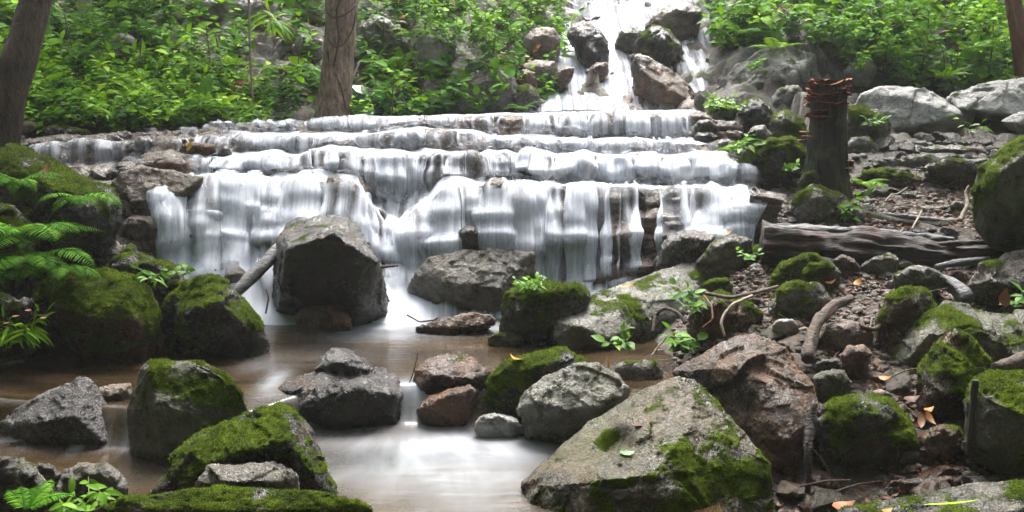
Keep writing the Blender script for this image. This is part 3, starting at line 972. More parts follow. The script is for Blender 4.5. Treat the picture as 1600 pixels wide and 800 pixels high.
# ------------------------------------------------------------------ the stream: two shallow pools with a small step between
STEP = np.array([(-4.5, 6.5), (-2.9, 6.15), (-2.0, 6.0), (-1.65, 6.0), (-1.35, 6.45), (-0.8, 6.6), (-0.3, 6.62), (0.08, 6.6), (0.22, 6.28), (0.9, 6.25), (1.6, 6.3), (3, 6.4)])
LOW = -0.23
FOAM = [  # px, py, z, half-width across (m), half-length along y (m), strength
    (620, 505, 0, 0.55, 0.30, 1.0), (480, 500, 0, 0.75, 0.22, .85), (720, 512, 0, 0.75, 0.22, .75), (590, 525, 0, 0.5, 0.25, .6), (860, 505, 0, 0.5, 0.25, .45), (540, 555, 0, 0.6, 0.3, .14), (370, 515, 0, 0.35, 0.22, .4),
    (425, 600, 0, 0.10, 0.35, .6), (410, 570, 0, 0.2, 0.3, .2),
    (640, 655, LOW, 0.36, 0.2, .95), (600, 690, LOW, 0.45, 0.22, .6), (700, 690, LOW, 0.50, 0.24, .7), (660, 740, LOW, 0.62, 0.45, .55), (760, 720, LOW, 0.3, 0.4, .5), (740, 790, LOW, 0.35, 0.4, .3), (560, 740, LOW, 0.3, 0.3, .2), (830, 700, LOW, 0.25, 0.3, .4),
    (480, 665, LOW, 0.3, 0.15, .3), (180, 700, LOW, 0.6, 0.12, .12), (225, 735, LOW, 0.2, 0.3, .12)]


def build_stream():
    xs = np.arange(-4.6, 2.6, 0.026)
    ys = np.arange(3.0, 9.35, 0.026)
    X, Y = np.meshgrid(xs, ys)
    sy = np.interp(X, STEP[:, 0], STEP[:, 1]) + 0.05 * n2(X * 3, 0 * X, 91)
    drop = sstep(0.10, -0.10, Y - sy)
    Z = LOW * drop
    Z += 0.006 * n2(X * 2.2, Y * 1.2, 92)
    dens = np.zeros_like(X)
    for px, py, z, rx, ry, s in FOAM:
        c = P(px, py, DZ(py, z))
        e = ((X - c[0]) / rx) ** 2 + ((Y - c[1]) / ry) ** 2
        dens = 1 - (1 - dens) * (1 - s * np.exp(-e * 1.1))
    dens += 0.5 * np.exp(-((Y - sy + 0.05) / 0.14) ** 2) * sstep(0.1, 0.5, n2(X * 7, 0 * X, 93) + 0.15) * sstep(0.1, -0.05, X)
    dens = np.clip(dens * (0.8 + 0.5 * n2(X * 1.6 + 0.6 * n2(X * 2, Y * 2, 95), Y * 1.6, 96)), 0, 1)
    Z += 0.02 * dens * n2(X * 3.1, Y * 2.0, 94) * drop
    # flow coordinates fan out from the chutes between the stones
    c = P(650, 640, DZ(640, LOW))
    ang = np.arctan2(X - c[0], -(Y - c[1] - 0.5))
    rad = np.hypot(X - c[0], Y - c[1] - 0.5)
    fu = np.where(Y < sy, ang * 0.75 + 0.25 * X, X * 1.0)
    fv = np.where(Y < sy, rad * 1.1, Y * 3.0)
    V = np.stack([X.ravel(), Y.ravel(), Z.ravel()], -1)
    F = grid_faces(len(ys), len(xs))
    xm = np.interp(Y.ravel(), [4.6, 6.0, 6.4, 7.5, 9.4], [1.15, 1.2, 1.5, 1.6, 2.4])
    F = F[(X.ravel() < xm)[F].all(1)]
    o = link('stream', mesh('stream', V, [F], {'foam': dens.ravel(), 'flow_u': fu.ravel(), 'flow_v': fv.ravel()}), POOL)
    tag(o, kind='structure')


build_stream()

# ------------------------------------------------------------------ boulders
_tmp_col = bpy.data.collections.new('build')


def hull_remesh(clouds, vox):
    bm = bmesh.new()
    for c in clouds:
        b2 = bmesh.new()
        for q in c:
            b2.verts.new(q)
        r = bmesh.ops.convex_hull(b2, input=b2.verts)
        bmesh.ops.delete(b2, geom=list({g for g in r['geom_interior'] + r['geom_unused'] if isinstance(g, bmesh.types.BMVert)}), context='VERTS')
        bmesh.ops.recalc_face_normals(b2, faces=b2.faces)
        me0 = bpy.data.meshes.new('t')
        b2.to_mesh(me0)
        bm.from_mesh(me0)
        b2.free()
        bpy.data.meshes.remove(me0)
    me = bpy.data.meshes.new('t')
    bm.to_mesh(me)
    bm.free()
    o = bpy.data.objects.new('t', me)
    COL.objects.link(o)
    md = o.modifiers.new('r', 'REMESH')
    md.mode = 'VOXEL'
    md.voxel_size = vox
    dg = bpy.context.evaluated_depsgraph_get()
    out = bpy.data.meshes.new_from_object(o.evaluated_get(dg))
    bpy.data.objects.remove(o)
    bpy.data.meshes.remove(me)
    n = len(out.vertices)
    V = np.empty(n * 3)
    out.vertices.foreach_get('co', V)
    F = np.empty(len(out.loops), np.int32)
    out.loops.foreach_get('vertex_index', F)
    Fq = F.reshape(-1, 4)
    bpy.data.meshes.remove(out)
    return V.reshape(-1, 3), Fq


def vnormals(V, F):
    a = np.cross(V[F[:, 2]] - V[F[:, 0]], V[F[:, 3]] - V[F[:, 1]])
    n = np.zeros_like(V)
    for k in range(4):
        np.add.at(n, F[:, k], a)
    return n / (np.linalg.norm(n, axis=1)[:, None] + 1e-12)


def lap(V, F, it):
    cnt = np.zeros(len(V))
    for k in range(4):
        np.add.at(cnt, F[:, k], 2)
    for _ in range(it):
        s = np.zeros_like(V)
        for k in range(4):
            np.add.at(s, F[:, k], V[F[:, (k + 1) % 4]] + V[F[:, (k - 1) % 4]])
        V = V * 0.4 + 0.6 * s / cnt[:, None]
    return V


def tufts(V, F, Nn, mo, count, size, seed):
    """little upright moss blades where the moss value is high"""
    rg = np.random.default_rng(seed)
    fm = mo[F].mean(1)
    ar = np.linalg.norm(np.cross(V[F[:, 2]] - V[F[:, 0]], V[F[:, 3]] - V[F[:, 1]]), axis=1)
    pr = ar * np.clip(fm - 0.42, 0, 0.5)
    if pr.sum() <= 0:
        return None
    fi = rg.choice(len(F), count, p=pr / pr.sum())
    wt = rg.dirichlet((1, 1, 1, 1), count)
    pos = (V[F[fi]] * wt[:, :, None]).sum(1)
    nn = Nn[F[fi, 0]]
    up = nn + np.array([0, 0, 0.35]) + rg.normal(0, 0.55, (count, 3))
    up /= np.linalg.norm(up, axis=1)[:, None]
    side = np.cross(up, rg.normal(0, 1, (count, 3)))
    side /= np.linalg.norm(side, axis=1)[:, None] + 1e-9
    L = size * rg.uniform(0.5, 1.4, count)[:, None]
    wd = size * 0.28 * rg.uniform(0.6, 1.4, count)[:, None]
    b = pos - nn * size * 0.15
    T = np.stack([b - side * wd, b + side * wd, b + up * L], 1).reshape(-1, 3)
    tn = np.clip(0.45 + 0.5 * perlin(pos * 9, seed) + rg.normal(0, 0.16, count), 0, 1)
    return T, [np.arange(count * 3).reshape(-1, 3)], {'tone': np.repeat(tn, 3)}


ROCKS = {}


def boulder(name, label, D, outline, front=None, T=0.5, mat='grey', moss=None, mdir=(0, 0, 1), tuft=0, amp=1.0, more=None, dents=(), cat='boulder', group=None, vox=1.7, strata=0.0, soft_it=1, seed=None, key=None, sink=0.12, tsize=0.012):
    """outline: silhouette seen from the photo's side, front: nearer corners, each (px, py[, metres nearer or farther])"""
    seed = len(ROCKS) * 13 + 5 if seed is None else seed
    rg = np.random.default_rng(seed)

    def cloud(outline, front, D, T):
        O = np.array([(p[0], p[1], p[2] if len(p) > 2 else 0.0) for p in outline], float)
        c = O[:, :2].mean(0)
        width = (O[:, 0].max() - O[:, 0].min()) * D / FPX
        height = (O[:, 1].max() - O[:, 1].min()) * D / FPX
        pts = [P(O[:, 0], O[:, 1], D + O[:, 2])]
        pts.append(P(c[0] + (O[:, 0] - c[0]) * 0.93, c[1] + (O[:, 1] - c[1]) * 0.93, D + O[:, 2] + T * 0.5))
        pts.append(P(c[0] + (O[:, 0] - c[0]) * 0.68, c[1] + (O[:, 1] - c[1]) * 0.68, D + O[:, 2] * 0.7 + T))
        if front is None:
            s = min(width, height)
            pts.append(P(c[0] + (O[:, 0] - c[0]) * 0.88, c[1] + (O[:, 1] - c[1]) * 0.88, D + O[:, 2] - 0.18 * s))
            pts.append(P(c[0] + (O[:, 0] - c[0]) * 0.55, c[1] + (O[:, 1] - c[1]) * 0.55, D + O[:, 2] - 0.33 * s))
        elif len(front):
            f = np.array([(p[0], p[1], p[2]) for p in front], float)
            pts.append(P(f[:, 0], f[:, 1], D + f[:, 2]))
        q = np.concatenate(pts)
        lowm = q[:, 2] < np.quantile(q[:, 2], 0.3)
        if sink:
            q = np.concatenate([q, q[lowm] - np.array([0, 0, sink])])
        return q

    clouds = [cloud(outline, front, D, T)]
    for mr in (more or []):
        clouds.append(cloud(mr[0], mr[1], mr[2] if len(mr) > 2 else D, mr[3] if len(mr) > 3 else T))
    allp = np.concatenate(clouds)
    size = np.ptp(allp, axis=0)
    sz = float(np.cbrt(np.prod(np.maximum(size, 0.05))))
    vx = max(vox * D / 983.0, sz / 130)
    V, F = hull_remesh(clouds, vx)
    V = lap(V, F, soft_it)
    Nn = vnormals(V, F)
    o3 = rg.uniform(-50, 50, 3)
    q = V + o3
    d = 0.040 * sz * amp * fbm(q * (1.6 / sz), 3, seed)
    d += 0.030 * sz * amp * (ridged(q * (3.0 / sz), 3, seed + 5) - 0.65)
    wq = 0.22 * np.stack([perlin(q * 3 / sz, 1), perlin(q * 3 / sz, 2), perlin(q * 3 / sz, 3)], -1)
    d += 0.050 * sz * amp * facets(q * (2.1 / sz) + wq, seed + 3)
    d += 0.030 * sz * amp * facets(q * (4.6 / sz) + wq * 1.5, seed + 4)
    d += 0.013 * sz * (0.4 + 0.6 * amp) * facets(q * (11.0 / sz) + wq * 2, seed + 6)
    d += 0.010 * sz * amp * fbm(q * (9.0 / sz), 3, seed + 7)
    if strata:
        ax = q @ np.array([0.15, 0.1, 1.0]) / (0.05 * max(sz, 0.3)) + 1.2 * perlin(q * 2.5 / sz, seed + 2)
        d += strata * 0.02 * sz * (np.abs((ax % 1) - 0.5) * 2 - 0.5)
    d = np.clip(d, -0.12 * sz, 0.12 * sz)
    V = V + Nn * d[:, None]
    V = V + Nn * (0.004 * perlin(q * 45, seed + 8) + 0.003 * perlin(q * 90, seed + 9))[:, None]
    for px, py, DD, rad, dep in dents:
        c = P(px, py, DD)
        e = np.linalg.norm((V - c) * np.array([1, 1, 1.5]), axis=1) / rad
        V[:, 2] -= dep * sstep(1.0, 0.55, e)
    Nn = vnormals(V, F)
    A = {}
    mo = np.zeros(len(V))
    if moss is not None:
        md = np.array(mdir, float)
        md /= np.linalg.norm(md)
        mo = 0.62 * (Nn @ md) + 0.78 * fbm(q * 4.0, 5, seed + 11) + moss + (0.24 if moss > -0.11 else 0.15)
        mo = np.clip(mo, 0, 1)
    base = np.array([(V[:, 0].min() + V[:, 0].max()) / 2, (V[:, 1].min() + V[:, 1].max()) / 2, V[:, 2].min()])
    # a little relief for the moss cushion itself
    V = V + Nn * (np.clip(mo - 0.45, 0, 0.4) * 0.02 * (1 + 0.8 * perlin(q * 30, seed + 12)))[:, None]
    o = link(name, mesh(name, V - base, [F], {'moss': mo}), ROCK[mat], loc=base)
    tag(o, label, cat, group)
    if tuft:
        tf = tufts(V - base, F, Nn, mo, tuft, tsize, seed)
        if tf:
            m = link('moss', mesh('moss', *tf, smooth=False), MOSS, o)
            m['kind'] = 'stuff'
    ROCKS[key or label] = (o, V, F, Nn)
    return o


B = boulder
# --- at the foot of the fall
B('boulder', 'big dark overhanging boulder standing in front of the main fall', 8.55,
  [(434, 372, .1), (445, 350, .25), (470, 340, .4), (530, 338, .5), (556, 348, .35), (578, 385, 0), (592, 408, -.1), (602, 445, 0), (606, 472, .1), (596, 494, .2), (545, 512, .1), (480, 500, .2), (428, 487, .3), (424, 440, .15), (430, 395, 0)],
  [(446, 392, -.42), (522, 364, -.46), (556, 388, -.42), (590, 410, -.3), (440, 450, -.28), (560, 470, -.3), (500, 480, -.1), (545, 505, -.06), (588, 455, -.22)], .5, 'dark', -.62, tuft=0, amp=.55, seed=3, key='big')
B('stone', 'small reddish brown stone wedged under the big dark boulder', 8.3, [(463, 500), (470, 482), (490, 475), (520, 478), (545, 492), (550, 512), (500, 520), (465, 514)], None, .35, 'brown', cat='stone')
B('boulder', 'wet grey rounded boulder at the fall foot, splashed on its right side', 9.0,
  [(633, 452), (648, 425), (668, 402), (705, 392), (760, 388), (832, 396), (840, 445), (830, 490), (720, 494), (662, 484), (638, 470)],
  [(700, 440, -.25), (720, 410, -.1), (690, 470, -.2), (780, 450, -.3), (660, 455, -.12)], .4, 'grey', amp=.6, key='wetgrey')
B('stone', 'small round stone under the curtain of water above the wet grey boulder', 9.15, [(715, 385), (716, 362), (727, 352), (742, 352), (753, 364), (755, 388), (735, 395)], None, .2, 'dark', cat='stone', amp=.5)
B('rock_slab', 'low flat brown stone lying in foam at the fall foot', 8.2, [(648, 512), (690, 498), (740, 487), (770, 492), (776, 506), (745, 517), (690, 524), (655, 520)], [(700, 512, -.1), (750, 508, -.1)], .25, 'brown', cat='rock', amp=.7, strata=1.5)
B('mossy_boulder', 'round mossy boulder topped with pale leafy plant at pool edge', 7.9, [(784, 482), (792, 458), (815, 444), (860, 440), (900, 444), (917, 458), (910, 500), (880, 528), (830, 530), (795, 518), (784, 500)], None, .4, 'dark', .12, tuft=5000, key='ivyrock')
B('rock_slab', 'long pale slab leaning up from the pool, mossy at its lower end', 8.0,
  [(864, 500, -.25), (880, 482, -.1), (960, 446, .35), (1060, 414, .75), (1130, 402, .95), (1148, 414, .95), (1146, 440, .8), (1110, 475, .5), (1050, 510, .2), (1000, 545, 0), (940, 556, -.2), (885, 550, -.3), (864, 528, -.3)],
  [(905, 510, -.45), (950, 528, -.38), (1010, 500, -.05), (1090, 450, .45)], .35, 'slab', -.22, mdir=(-.45, -.35, .8), tuft=3500, amp=.25, key='slab', tsize=.01)
B('stone', 'tiny flat mossy stone at the pool surface beside the leafy boulder', 7.75, [(760, 528), (785, 521), (815, 524), (818, 531), (780, 534)], None, .2, 'grey', -.1, cat='stone')
# --- left bank boulders
B('mossy_boulder', 'broad boulder blanketed in bright green moss on the left bank', 7.5,
  [(50, 470), (62, 440), (100, 424), (165, 420), (205, 434), (232, 455), (248, 490), (248, 530), (225, 552), (140, 552), (90, 520), (62, 495)],
  [(80, 480, -.3), (150, 500, -.42), (215, 500, -.35), (190, 465, -.3), (110, 455, -.2), (140, 545, -.2), (220, 545, -.2)], .5, 'brown', .30, tuft=17000, amp=.6, key='bigmoss', tsize=.014)
B('mossy_boulder', 'pointed dark boulder with moss on its crown beside the foaming pool', 7.55,
  [(252, 500), (262, 468), (290, 446), (330, 433), (352, 440), (385, 470), (410, 505), (418, 535), (405, 550), (300, 552), (255, 545)],
  [(340, 470, -.3), (300, 490, -.32), (385, 510, -.25), (330, 545, -.28)], .45, 'dark', .08, tuft=7000, amp=.7, key='pointed')
B('mossy_boulder', 'dark mossy rock behind the bright moss boulder and right below the fall side', 8.15, [(165, 420), (180, 404), (215, 398), (250, 407), (285, 425), (291, 448), (260, 475), (200, 480)], None, .4, 'dark', .02, tuft=3500)
B('stone', 'squarish light brown stone with a trickle of water at left edge of fall', 8.9, [(189, 348), (200, 338), (235, 338), (252, 350), (253, 372), (240, 386), (200, 380), (188, 365)], None, .3, 'tan', cat='stone', amp=.6)
B('rock_slab', 'broad tan slab with a mossy left corner at the left edge of the fall', 9.15,
  [(172, 290), (185, 268), (225, 262), (270, 268), (318, 276), (312, 300), (285, 322), (250, 334), (215, 336), (190, 322)], [(205, 315, -.2), (265, 312, -.2), (225, 285, -.1)], .5, 'tan', -.42, mdir=(-.8, .2, .6), amp=.5, cat='rock')
B('mossy_boulder', 'dark mossy mound on the left bank under the ferns', 8.4,
  [(-90, 260, .2), (0, 240, .2), (40, 246, .1), (90, 275), (130, 290), (178, 294), (186, 320), (182, 360), (150, 410), (60, 430), (-80, 440)], None, .6, 'dark', .06, tuft=12000, amp=.8, key='mound', tsize=.014)
B('rock', 'low wet dark rock between fern mound and squarish stone', 8.5, [(60, 400), (110, 388), (160, 382), (210, 385), (215, 410), (150, 440), (70, 450)], None, .4, 'dark', -.2, cat='rock')
B('mossy_boulder', 'shadowed mossy rock under the ferns at the left edge', 7.9, [(-80, 330), (-30, 310), (20, 320), (50, 350), (60, 410), (40, 480), (-80, 500)], None, .5, 'dark', .1, tuft=5000)
B('rock', 'dark wet bank rock below the mossy mound at the far left', 7.35, [(-60, 470), (0, 462), (45, 472), (70, 510), (50, 545), (-60, 560)], None, .4, 'dark', -.25, cat='rock')
B('rock_slab', 'thin dark mossy slab lying on the left end of top lip', 10.9, [(68, 206), (75, 198), (110, 199), (140, 206), (142, 214), (100, 216), (70, 215)], None, .3, 'dark', -.05, cat='rock', sink=.03)
B('stone', 'light brown flat stone near the leaning tree base', 11.0, [(28, 196), (40, 188), (55, 190), (58, 200), (40, 206), (28, 204)], None, .2, 'tan', cat='stone', sink=.03)
B('stone', 'leaning brown stone on the second step left of the fall', 10.3, [(272, 248), (285, 226), (300, 222), (335, 226), (340, 240), (320, 250), (285, 250)], None, .2, 'brown', cat='stone', amp=.8, sink=.05)
B('stone', 'dark wedge of rock in the second step of the fall', 10.2, [(328, 244), (345, 232), (356, 226), (362, 240), (360, 248), (335, 248)], None, .2, 'dark', cat='stone', sink=.05)
B('rock_slab', 'wet brown ledge stone with yellow leaf at left side of fall', 9.75, [(222, 262), (240, 250), (268, 247), (292, 252), (298, 266), (270, 274), (230, 272)], None, .3, 'brown', cat='rock', sink=.05)
# --- front row of stones between the pools
B('boulder', 'low blue black wet boulder with tan left corner, mid stream', 6.6,
  [(420, 622, -.1), (430, 602), (470, 586, .1), (510, 574, .25), (560, 571, .3), (600, 578, .25), (624, 590, .15), (630, 620), (618, 645, -.1), (540, 652, -.2), (450, 648, -.15)],
  [(450, 608, -.15), (500, 598, -.12), (560, 606, -.25), (480, 640, -.28), (600, 614, -.2)], .35, 'dark', amp=.7, key='bluedark',
  more=[([(492, 578, .1), (500, 558, .15), (520, 543, .2), (546, 544, .25), (572, 560, .25), (585, 580, .15), (540, 588, .0)], [(525, 565, 0), (550, 572, -.02)], 6.6, .2)])
B('boulder', 'brown boulder with pale dry top beside the small chute', 6.75,
  [(643, 600), (648, 580), (670, 560), (705, 555), (740, 560), (765, 580), (764, 606), (740, 622), (690, 628), (650, 622)],
  [(680, 585, -.2), (740, 592, -.18), (700, 618, -.16), (660, 600, -.12)], .35, 'brown', -.5, amp=.7)
B('stone', 'rusty stone in the lower pool below the brown boulder', 6.5, [(650, 640), (665, 622), (700, 608), (735, 603), (746, 614), (740, 640), (720, 656), (665, 656)], None, .25, 'brown', cat='stone', amp=.6)
B('mossy_boulder', 'green mossy boulder with fallen leaves in the middle of the stone row', 6.65,
  [(754, 630), (765, 590), (790, 565), (840, 550), (885, 548), (920, 562), (942, 575), (930, 620), (860, 655), (790, 658), (757, 650)], None, .4, 'dark', .16, tuft=7500, amp=.7, key='midmoss')
B('boulder', 'pale grey boulder with thin cracks in front of the mossy one', 6.2,
  [(808, 640), (822, 612), (850, 592), (890, 572), (935, 568), (968, 590), (986, 606), (975, 640), (930, 672), (880, 685), (825, 668)],
  [(835, 625, -.14), (880, 640, -.22), (940, 635, -.18), (960, 612, -.1), (890, 600, -.05)], .4, 'slab', -.75, amp=.6, key='palegrey')
B('stone', 'small flat grey stone behind the big foreground boulder top', 6.85, [(953, 582), (962, 570), (1000, 564), (1028, 568), (1038, 590), (1010, 606), (965, 606)], None, .25, 'grey', -.4, cat='stone')
B('stone', 'small speckled pale stone at the lower pool edge', 6.25, [(742, 660), (752, 648), (780, 646), (812, 658), (818, 672), (785, 680), (748, 674)], None, .2, 'pale', cat='stone')
B('boulder', 'dark speckled granite boulder at left between the two pools', 6.25,
  [(-6, 662), (20, 640), (55, 622), (90, 605), (120, 590), (138, 592), (152, 620), (190, 655), (205, 690), (180, 705), (130, 712), (70, 690), (0, 692)],
  [(60, 660, -.2), (120, 650, -.25), (160, 690, -.22), (40, 685, -.15)], .4, 'granite', amp=.5, key='granite')
B('stone', 'pinkish stone squeezed between dark granite boulder and green pillar rock', 6.4, [(150, 612), (165, 602), (205, 598), (212, 640), (200, 668), (165, 660)], None, .25, 'tan', -.5, cat='stone')
B('boulder', 'tall greenish boulder with upright sharp left face, in the pool', 5.95,
  [(200, 640), (214, 578), (232, 560), (262, 562), (290, 578), (312, 566), (350, 585), (378, 615), (390, 645), (350, 700), (300, 725), (255, 730), (205, 705)],
  [(234, 575, -.12), (245, 640, -.25), (258, 722, -.22), (330, 640, -.12)], .45, 'green', -.16, mdir=(.35, -.5, .6), tuft=5000, amp=.55, key='pillar')
B('mossy_boulder', 'arched boulder with dark mossy back in the lower left foreground', 5.3,
  [(240, 772), (262, 735), (300, 700), (350, 665), (400, 640), (438, 628), (462, 640), (485, 670), (500, 712), (512, 745), (528, 775), (480, 800), (300, 800)],
  [(290, 745, -.2), (380, 705, -.3), (450, 690, -.28), (480, 730, -.22), (320, 760, -.15)], .5, 'dark', .10, tuft=10000, amp=.7, key='arch')
B('stone', 'pale angular stone tucked under the arched mossy boulder', 4.95, [(306, 756), (325, 730), (370, 724), (440, 726), (466, 745), (460, 775), (380, 785), (310, 775)], [(350, 752, -.12), (430, 752, -.12), (390, 738, -.06)], .25, 'grey', cat='stone', amp=.8)
B('mossy_boulder', 'flat mossy rock top along the bottom left foreground', 4.6,
  [(150, 800), (190, 780), (270, 768), (400, 764), (500, 770), (560, 785), (585, 800), (580, 830), (160, 830)], [(250, 800, -.1), (450, 800, -.1)], .22, 'grey', .06, tuft=9000, amp=.4, key='flatmoss', tsize=.009)
B('stone', 'rounded grey wet stone at the lower left by the ferny leaves', 5.15, [(78, 770), (95, 742), (130, 725), (165, 724), (190, 745), (202, 775), (160, 795), (90, 795)], None, .3, 'grey', -.5, cat='stone')
B('stone', 'grey wet stone cut by the left frame edge at bottom', 5.1, [(-30, 740), (-10, 718), (30, 716), (60, 735), (82, 765), (60, 795), (-30, 795)], None, .3, 'grey', -.45, cat='stone')
B('stone', 'small dark stone awash between the two grey bottom left stones', 5.3, [(45, 735), (60, 722), (85, 728), (95, 745), (70, 755), (50, 750)], None, .15, 'dark', cat='stone')
# --- right foreground
B('boulder', 'huge foreground boulder with sharp ridge and mossy right flank', 5.85,
  [(1040, 592, -.05), (1062, 586), (1086, 592), (1112, 620, -.05), (1142, 655, -.1), (1172, 690, -.2), (1206, 722, -.35), (1212, 770, -.42), (1205, 850, -.5), (1000, 870, -.86), (830, 870, -.80), (802, 810, -.7), (812, 752, -.5), (868, 702, -.3), (930, 655, -.2), (985, 622, -.1)],
  [(1080, 664, -.48), (1052, 700, -.66), (1018, 738, -.84), (930, 750, -.86), (842, 756, -.7), (1120, 740, -.60), (1150, 810, -.66), (1020, 830, -.90), (900, 830, -.90)], .45, 'giant', -.06, mdir=(.62, -.70, -.15), tuft=18000, amp=.40, key='giant',
  dents=[(960, 680, 5.36, .15, .09), (920, 640, 5.65, .10, .04)], tsize=.010)
B('boulder', 'rust brown pyramid shaped boulder behind the huge foreground one', 6.2,
  [(1045, 580, .2), (1100, 545, .2), (1150, 522, .15), (1178, 520, .1), (1225, 548), (1262, 590, -.1), (1282, 640, -.2), (1272, 720, -.3), (1240, 760, -.4), (1150, 760, -.2), (1080, 640, 0)],
  [(1150, 570, -.15), (1205, 600, -.3), (1225, 690, -.5), (1120, 640, -.12), (1260, 660, -.38)], .5, 'brown', amp=.55, key='pyramid')
B('mossy_boulder', 'round green mossy boulder right of the rotten stake', 5.85,
  [(1276, 655), (1295, 632), (1340, 618), (1385, 624), (1415, 648), (1442, 690), (1435, 730), (1400, 752), (1320, 752), (1282, 730), (1275, 690)], None, .4, 'dark', .06, mdir=(0, -.2, 1), tuft=8000, amp=.6, key='rightmoss')
B('stone', 'small round stone with a moss cap beside the round mossy boulder', 5.75, [(1440, 690), (1450, 668), (1475, 660), (1500, 668), (1512, 695), (1500, 722), (1460, 728), (1442, 712)], None, .3, 'brown', -.12, tuft=800, cat='stone')
B('mossy_boulder', 'upright mossy boulder with tuft covered shoulder on the right bank', 6.2,
  [(1435, 610), (1440, 570), (1462, 535), (1485, 520), (1515, 530), (1545, 560), (1560, 600), (1545, 640), (1490, 664), (1445, 655)], [(1475, 560, -.15), (1500, 610, -.3), (1455, 620, -.2)], .4, 'brown', .0, mdir=(.2, -.3, .9), tuft=5000, key='upmoss')
B('boulder', 'greenish boulder with flat pale top cut by the right frame edge', 5.55,
  [(1508, 640), (1515, 600), (1545, 578), (1600, 580), (1680, 590), (1690, 740), (1600, 750), (1535, 730), (1510, 700)], [(1540, 620, -.25), (1600, 650, -.35), (1560, 700, -.3)], .5, 'green', -.1, mdir=(-.3, -.5, .8), tuft=4500, amp=.6)
B('rock_slab', 'smooth grey green slab across the bottom right corner', 4.75,
  [(1310, 800), (1380, 785), (1450, 770), (1530, 758), (1600, 756), (1680, 760), (1690, 840), (1320, 840)], [(1450, 810, -.15), (1580, 800, -.2)], .35, 'grey', -.3, tuft=1200, amp=.35, cat='rock')
B('stone', 'flat brown stone in the dark hollow under the mossy boulders', 5.5, [(1375, 770), (1390, 750), (1440, 744), (1490, 745), (1496, 765), (1470, 785), (1390, 788)], None, .25, 'brown', cat='stone')
B('boulder', 'large green grey wedge shaped boulder at right above the upright mossy one', 6.85,
  [(1392, 560), (1420, 520), (1455, 488), (1475, 472), (1530, 478), (1610, 495), (1690, 500), (1690, 600), (1600, 610), (1480, 590), (1400, 585)], [(1450, 520, -.3), (1540, 520, -.35), (1470, 570, -.3), (1420, 560, -.2), (1600, 560, -.4)], .5, 'green', -.22, mdir=(-.2, 0, 1), tuft=4000, amp=.6, key='wedge')
B('boulder', 'light angular boulder below the log end at the right edge', 7.5, [(1508, 445), (1530, 415), (1570, 395), (1640, 390), (1690, 400), (1690, 480), (1600, 490), (1530, 478)], [(1545, 440, -.2), (1600, 450, -.25)], .4, 'grey', -.35, amp=.9, tuft=800)
B('mossy_boulder', 'large smooth mossy boulder at the right frame edge beside the ledges', 8.0,
  [(1520, 300), (1535, 262), (1565, 230), (1600, 208), (1660, 190), (1720, 230), (1720, 380), (1600, 378), (1545, 365), (1522, 335)], None, .6, 'green', -.02, mdir=(-.6, -.2, .6), tuft=5000, amp=.4, key='bigright')
B('mossy_boulder', 'brown soil sided stone with mossy crown left of the wedge boulder', 7.05, [(1366, 500), (1385, 462), (1415, 448), (1445, 455), (1468, 485), (1455, 530), (1410, 560), (1370, 545)], None, .35, 'brown', -.1, tuft=2500, amp=.8)
B('mossy_boulder', 'rounded mossy stone above the curved root', 7.5, [(1202, 480), (1215, 452), (1245, 438), (1280, 442), (1302, 470), (1300, 498), (1250, 510), (1205, 500)], None, .35, 'grey', .0, tuft=3000)
B('mossy_boulder', 'yellow green mossy oval stone leaning below the rotten log', 8.0, [(1205, 438), (1220, 412), (1250, 397), (1275, 398), (1280, 412), (1255, 432), (1222, 446)], None, .2, 'grey', .1, tuft=2000)
B('stone', 'grey green stone right of the yellow green oval one', 7.85, [(1250, 430), (1265, 412), (1295, 408), (1315, 425), (1312, 440), (1270, 442)], None, .2, 'green', -.1, cat='stone', tuft=500)
B('stone', 'mossy edged grey stone under the middle of rotten log', 8.1, [(1345, 415), (1360, 402), (1390, 396), (1405, 405), (1400, 418), (1360, 424)], None, .2, 'grey', -.1, cat='stone', tuft=400)
B('stone', 'reddish split stone below the rotten log', 8.05, [(1300, 405), (1315, 398), (1335, 404), (1345, 418), (1320, 422), (1302, 416)], None, .15, 'brown', cat='stone')
B('stone', 'grey flat stone behind the mossy soil sided stone', 7.5, [(1395, 430), (1420, 416), (1460, 420), (1480, 436), (1450, 448), (1400, 446)], None, .25, 'grey', -.35, cat='stone')
B('stone', 'white flat stone left of the curved root', 7.15, [(1205, 508), (1215, 499), (1240, 499), (1248, 509), (1225, 516)], None, .12, 'pale', cat='stone', amp=.5)
B('stone', 'cracked brown stone below the curved root', 7.0, [(1276, 530), (1290, 508), (1330, 500), (1365, 515), (1368, 540), (1330, 556), (1285, 552)], None, .3, 'tan', cat='stone')
B('stone', 'wet purplish stone with a dark split among the rubble', 6.6, [(1310, 555), (1325, 542), (1350, 540), (1362, 552), (1350, 572), (1320, 574)], None, .2, 'brown', cat='stone')
B('stone', 'green grey stone above the round mossy boulder', 6.35, [(1272, 590), (1290, 578), (1318, 580), (1330, 598), (1322, 618), (1282, 620)], None, .25, 'green', -.25, cat='stone')
B('stone', 'flat grey stone beside the pyramid boulder top', 6.65, [(1270, 575), (1285, 562), (1310, 560), (1322, 572), (1305, 582)], None, .2, 'grey', cat='stone')
B('mossy_boulder', 'root wrapped mossy rock right of the long pale slab', 7.45, [(1075, 505), (1090, 472), (1120, 456), (1160, 468), (1195, 490), (1190, 520), (1130, 548), (1085, 545)], None, .35, 'brown', -.08, tuft=2500)
B('stone', 'small mossy stone above the root wrapped rock', 8.0, [(1100, 445), (1115, 436), (1140, 438), (1145, 450), (1118, 456), (1102, 452)], None, .2, 'grey', .0, cat='stone', tuft=400)
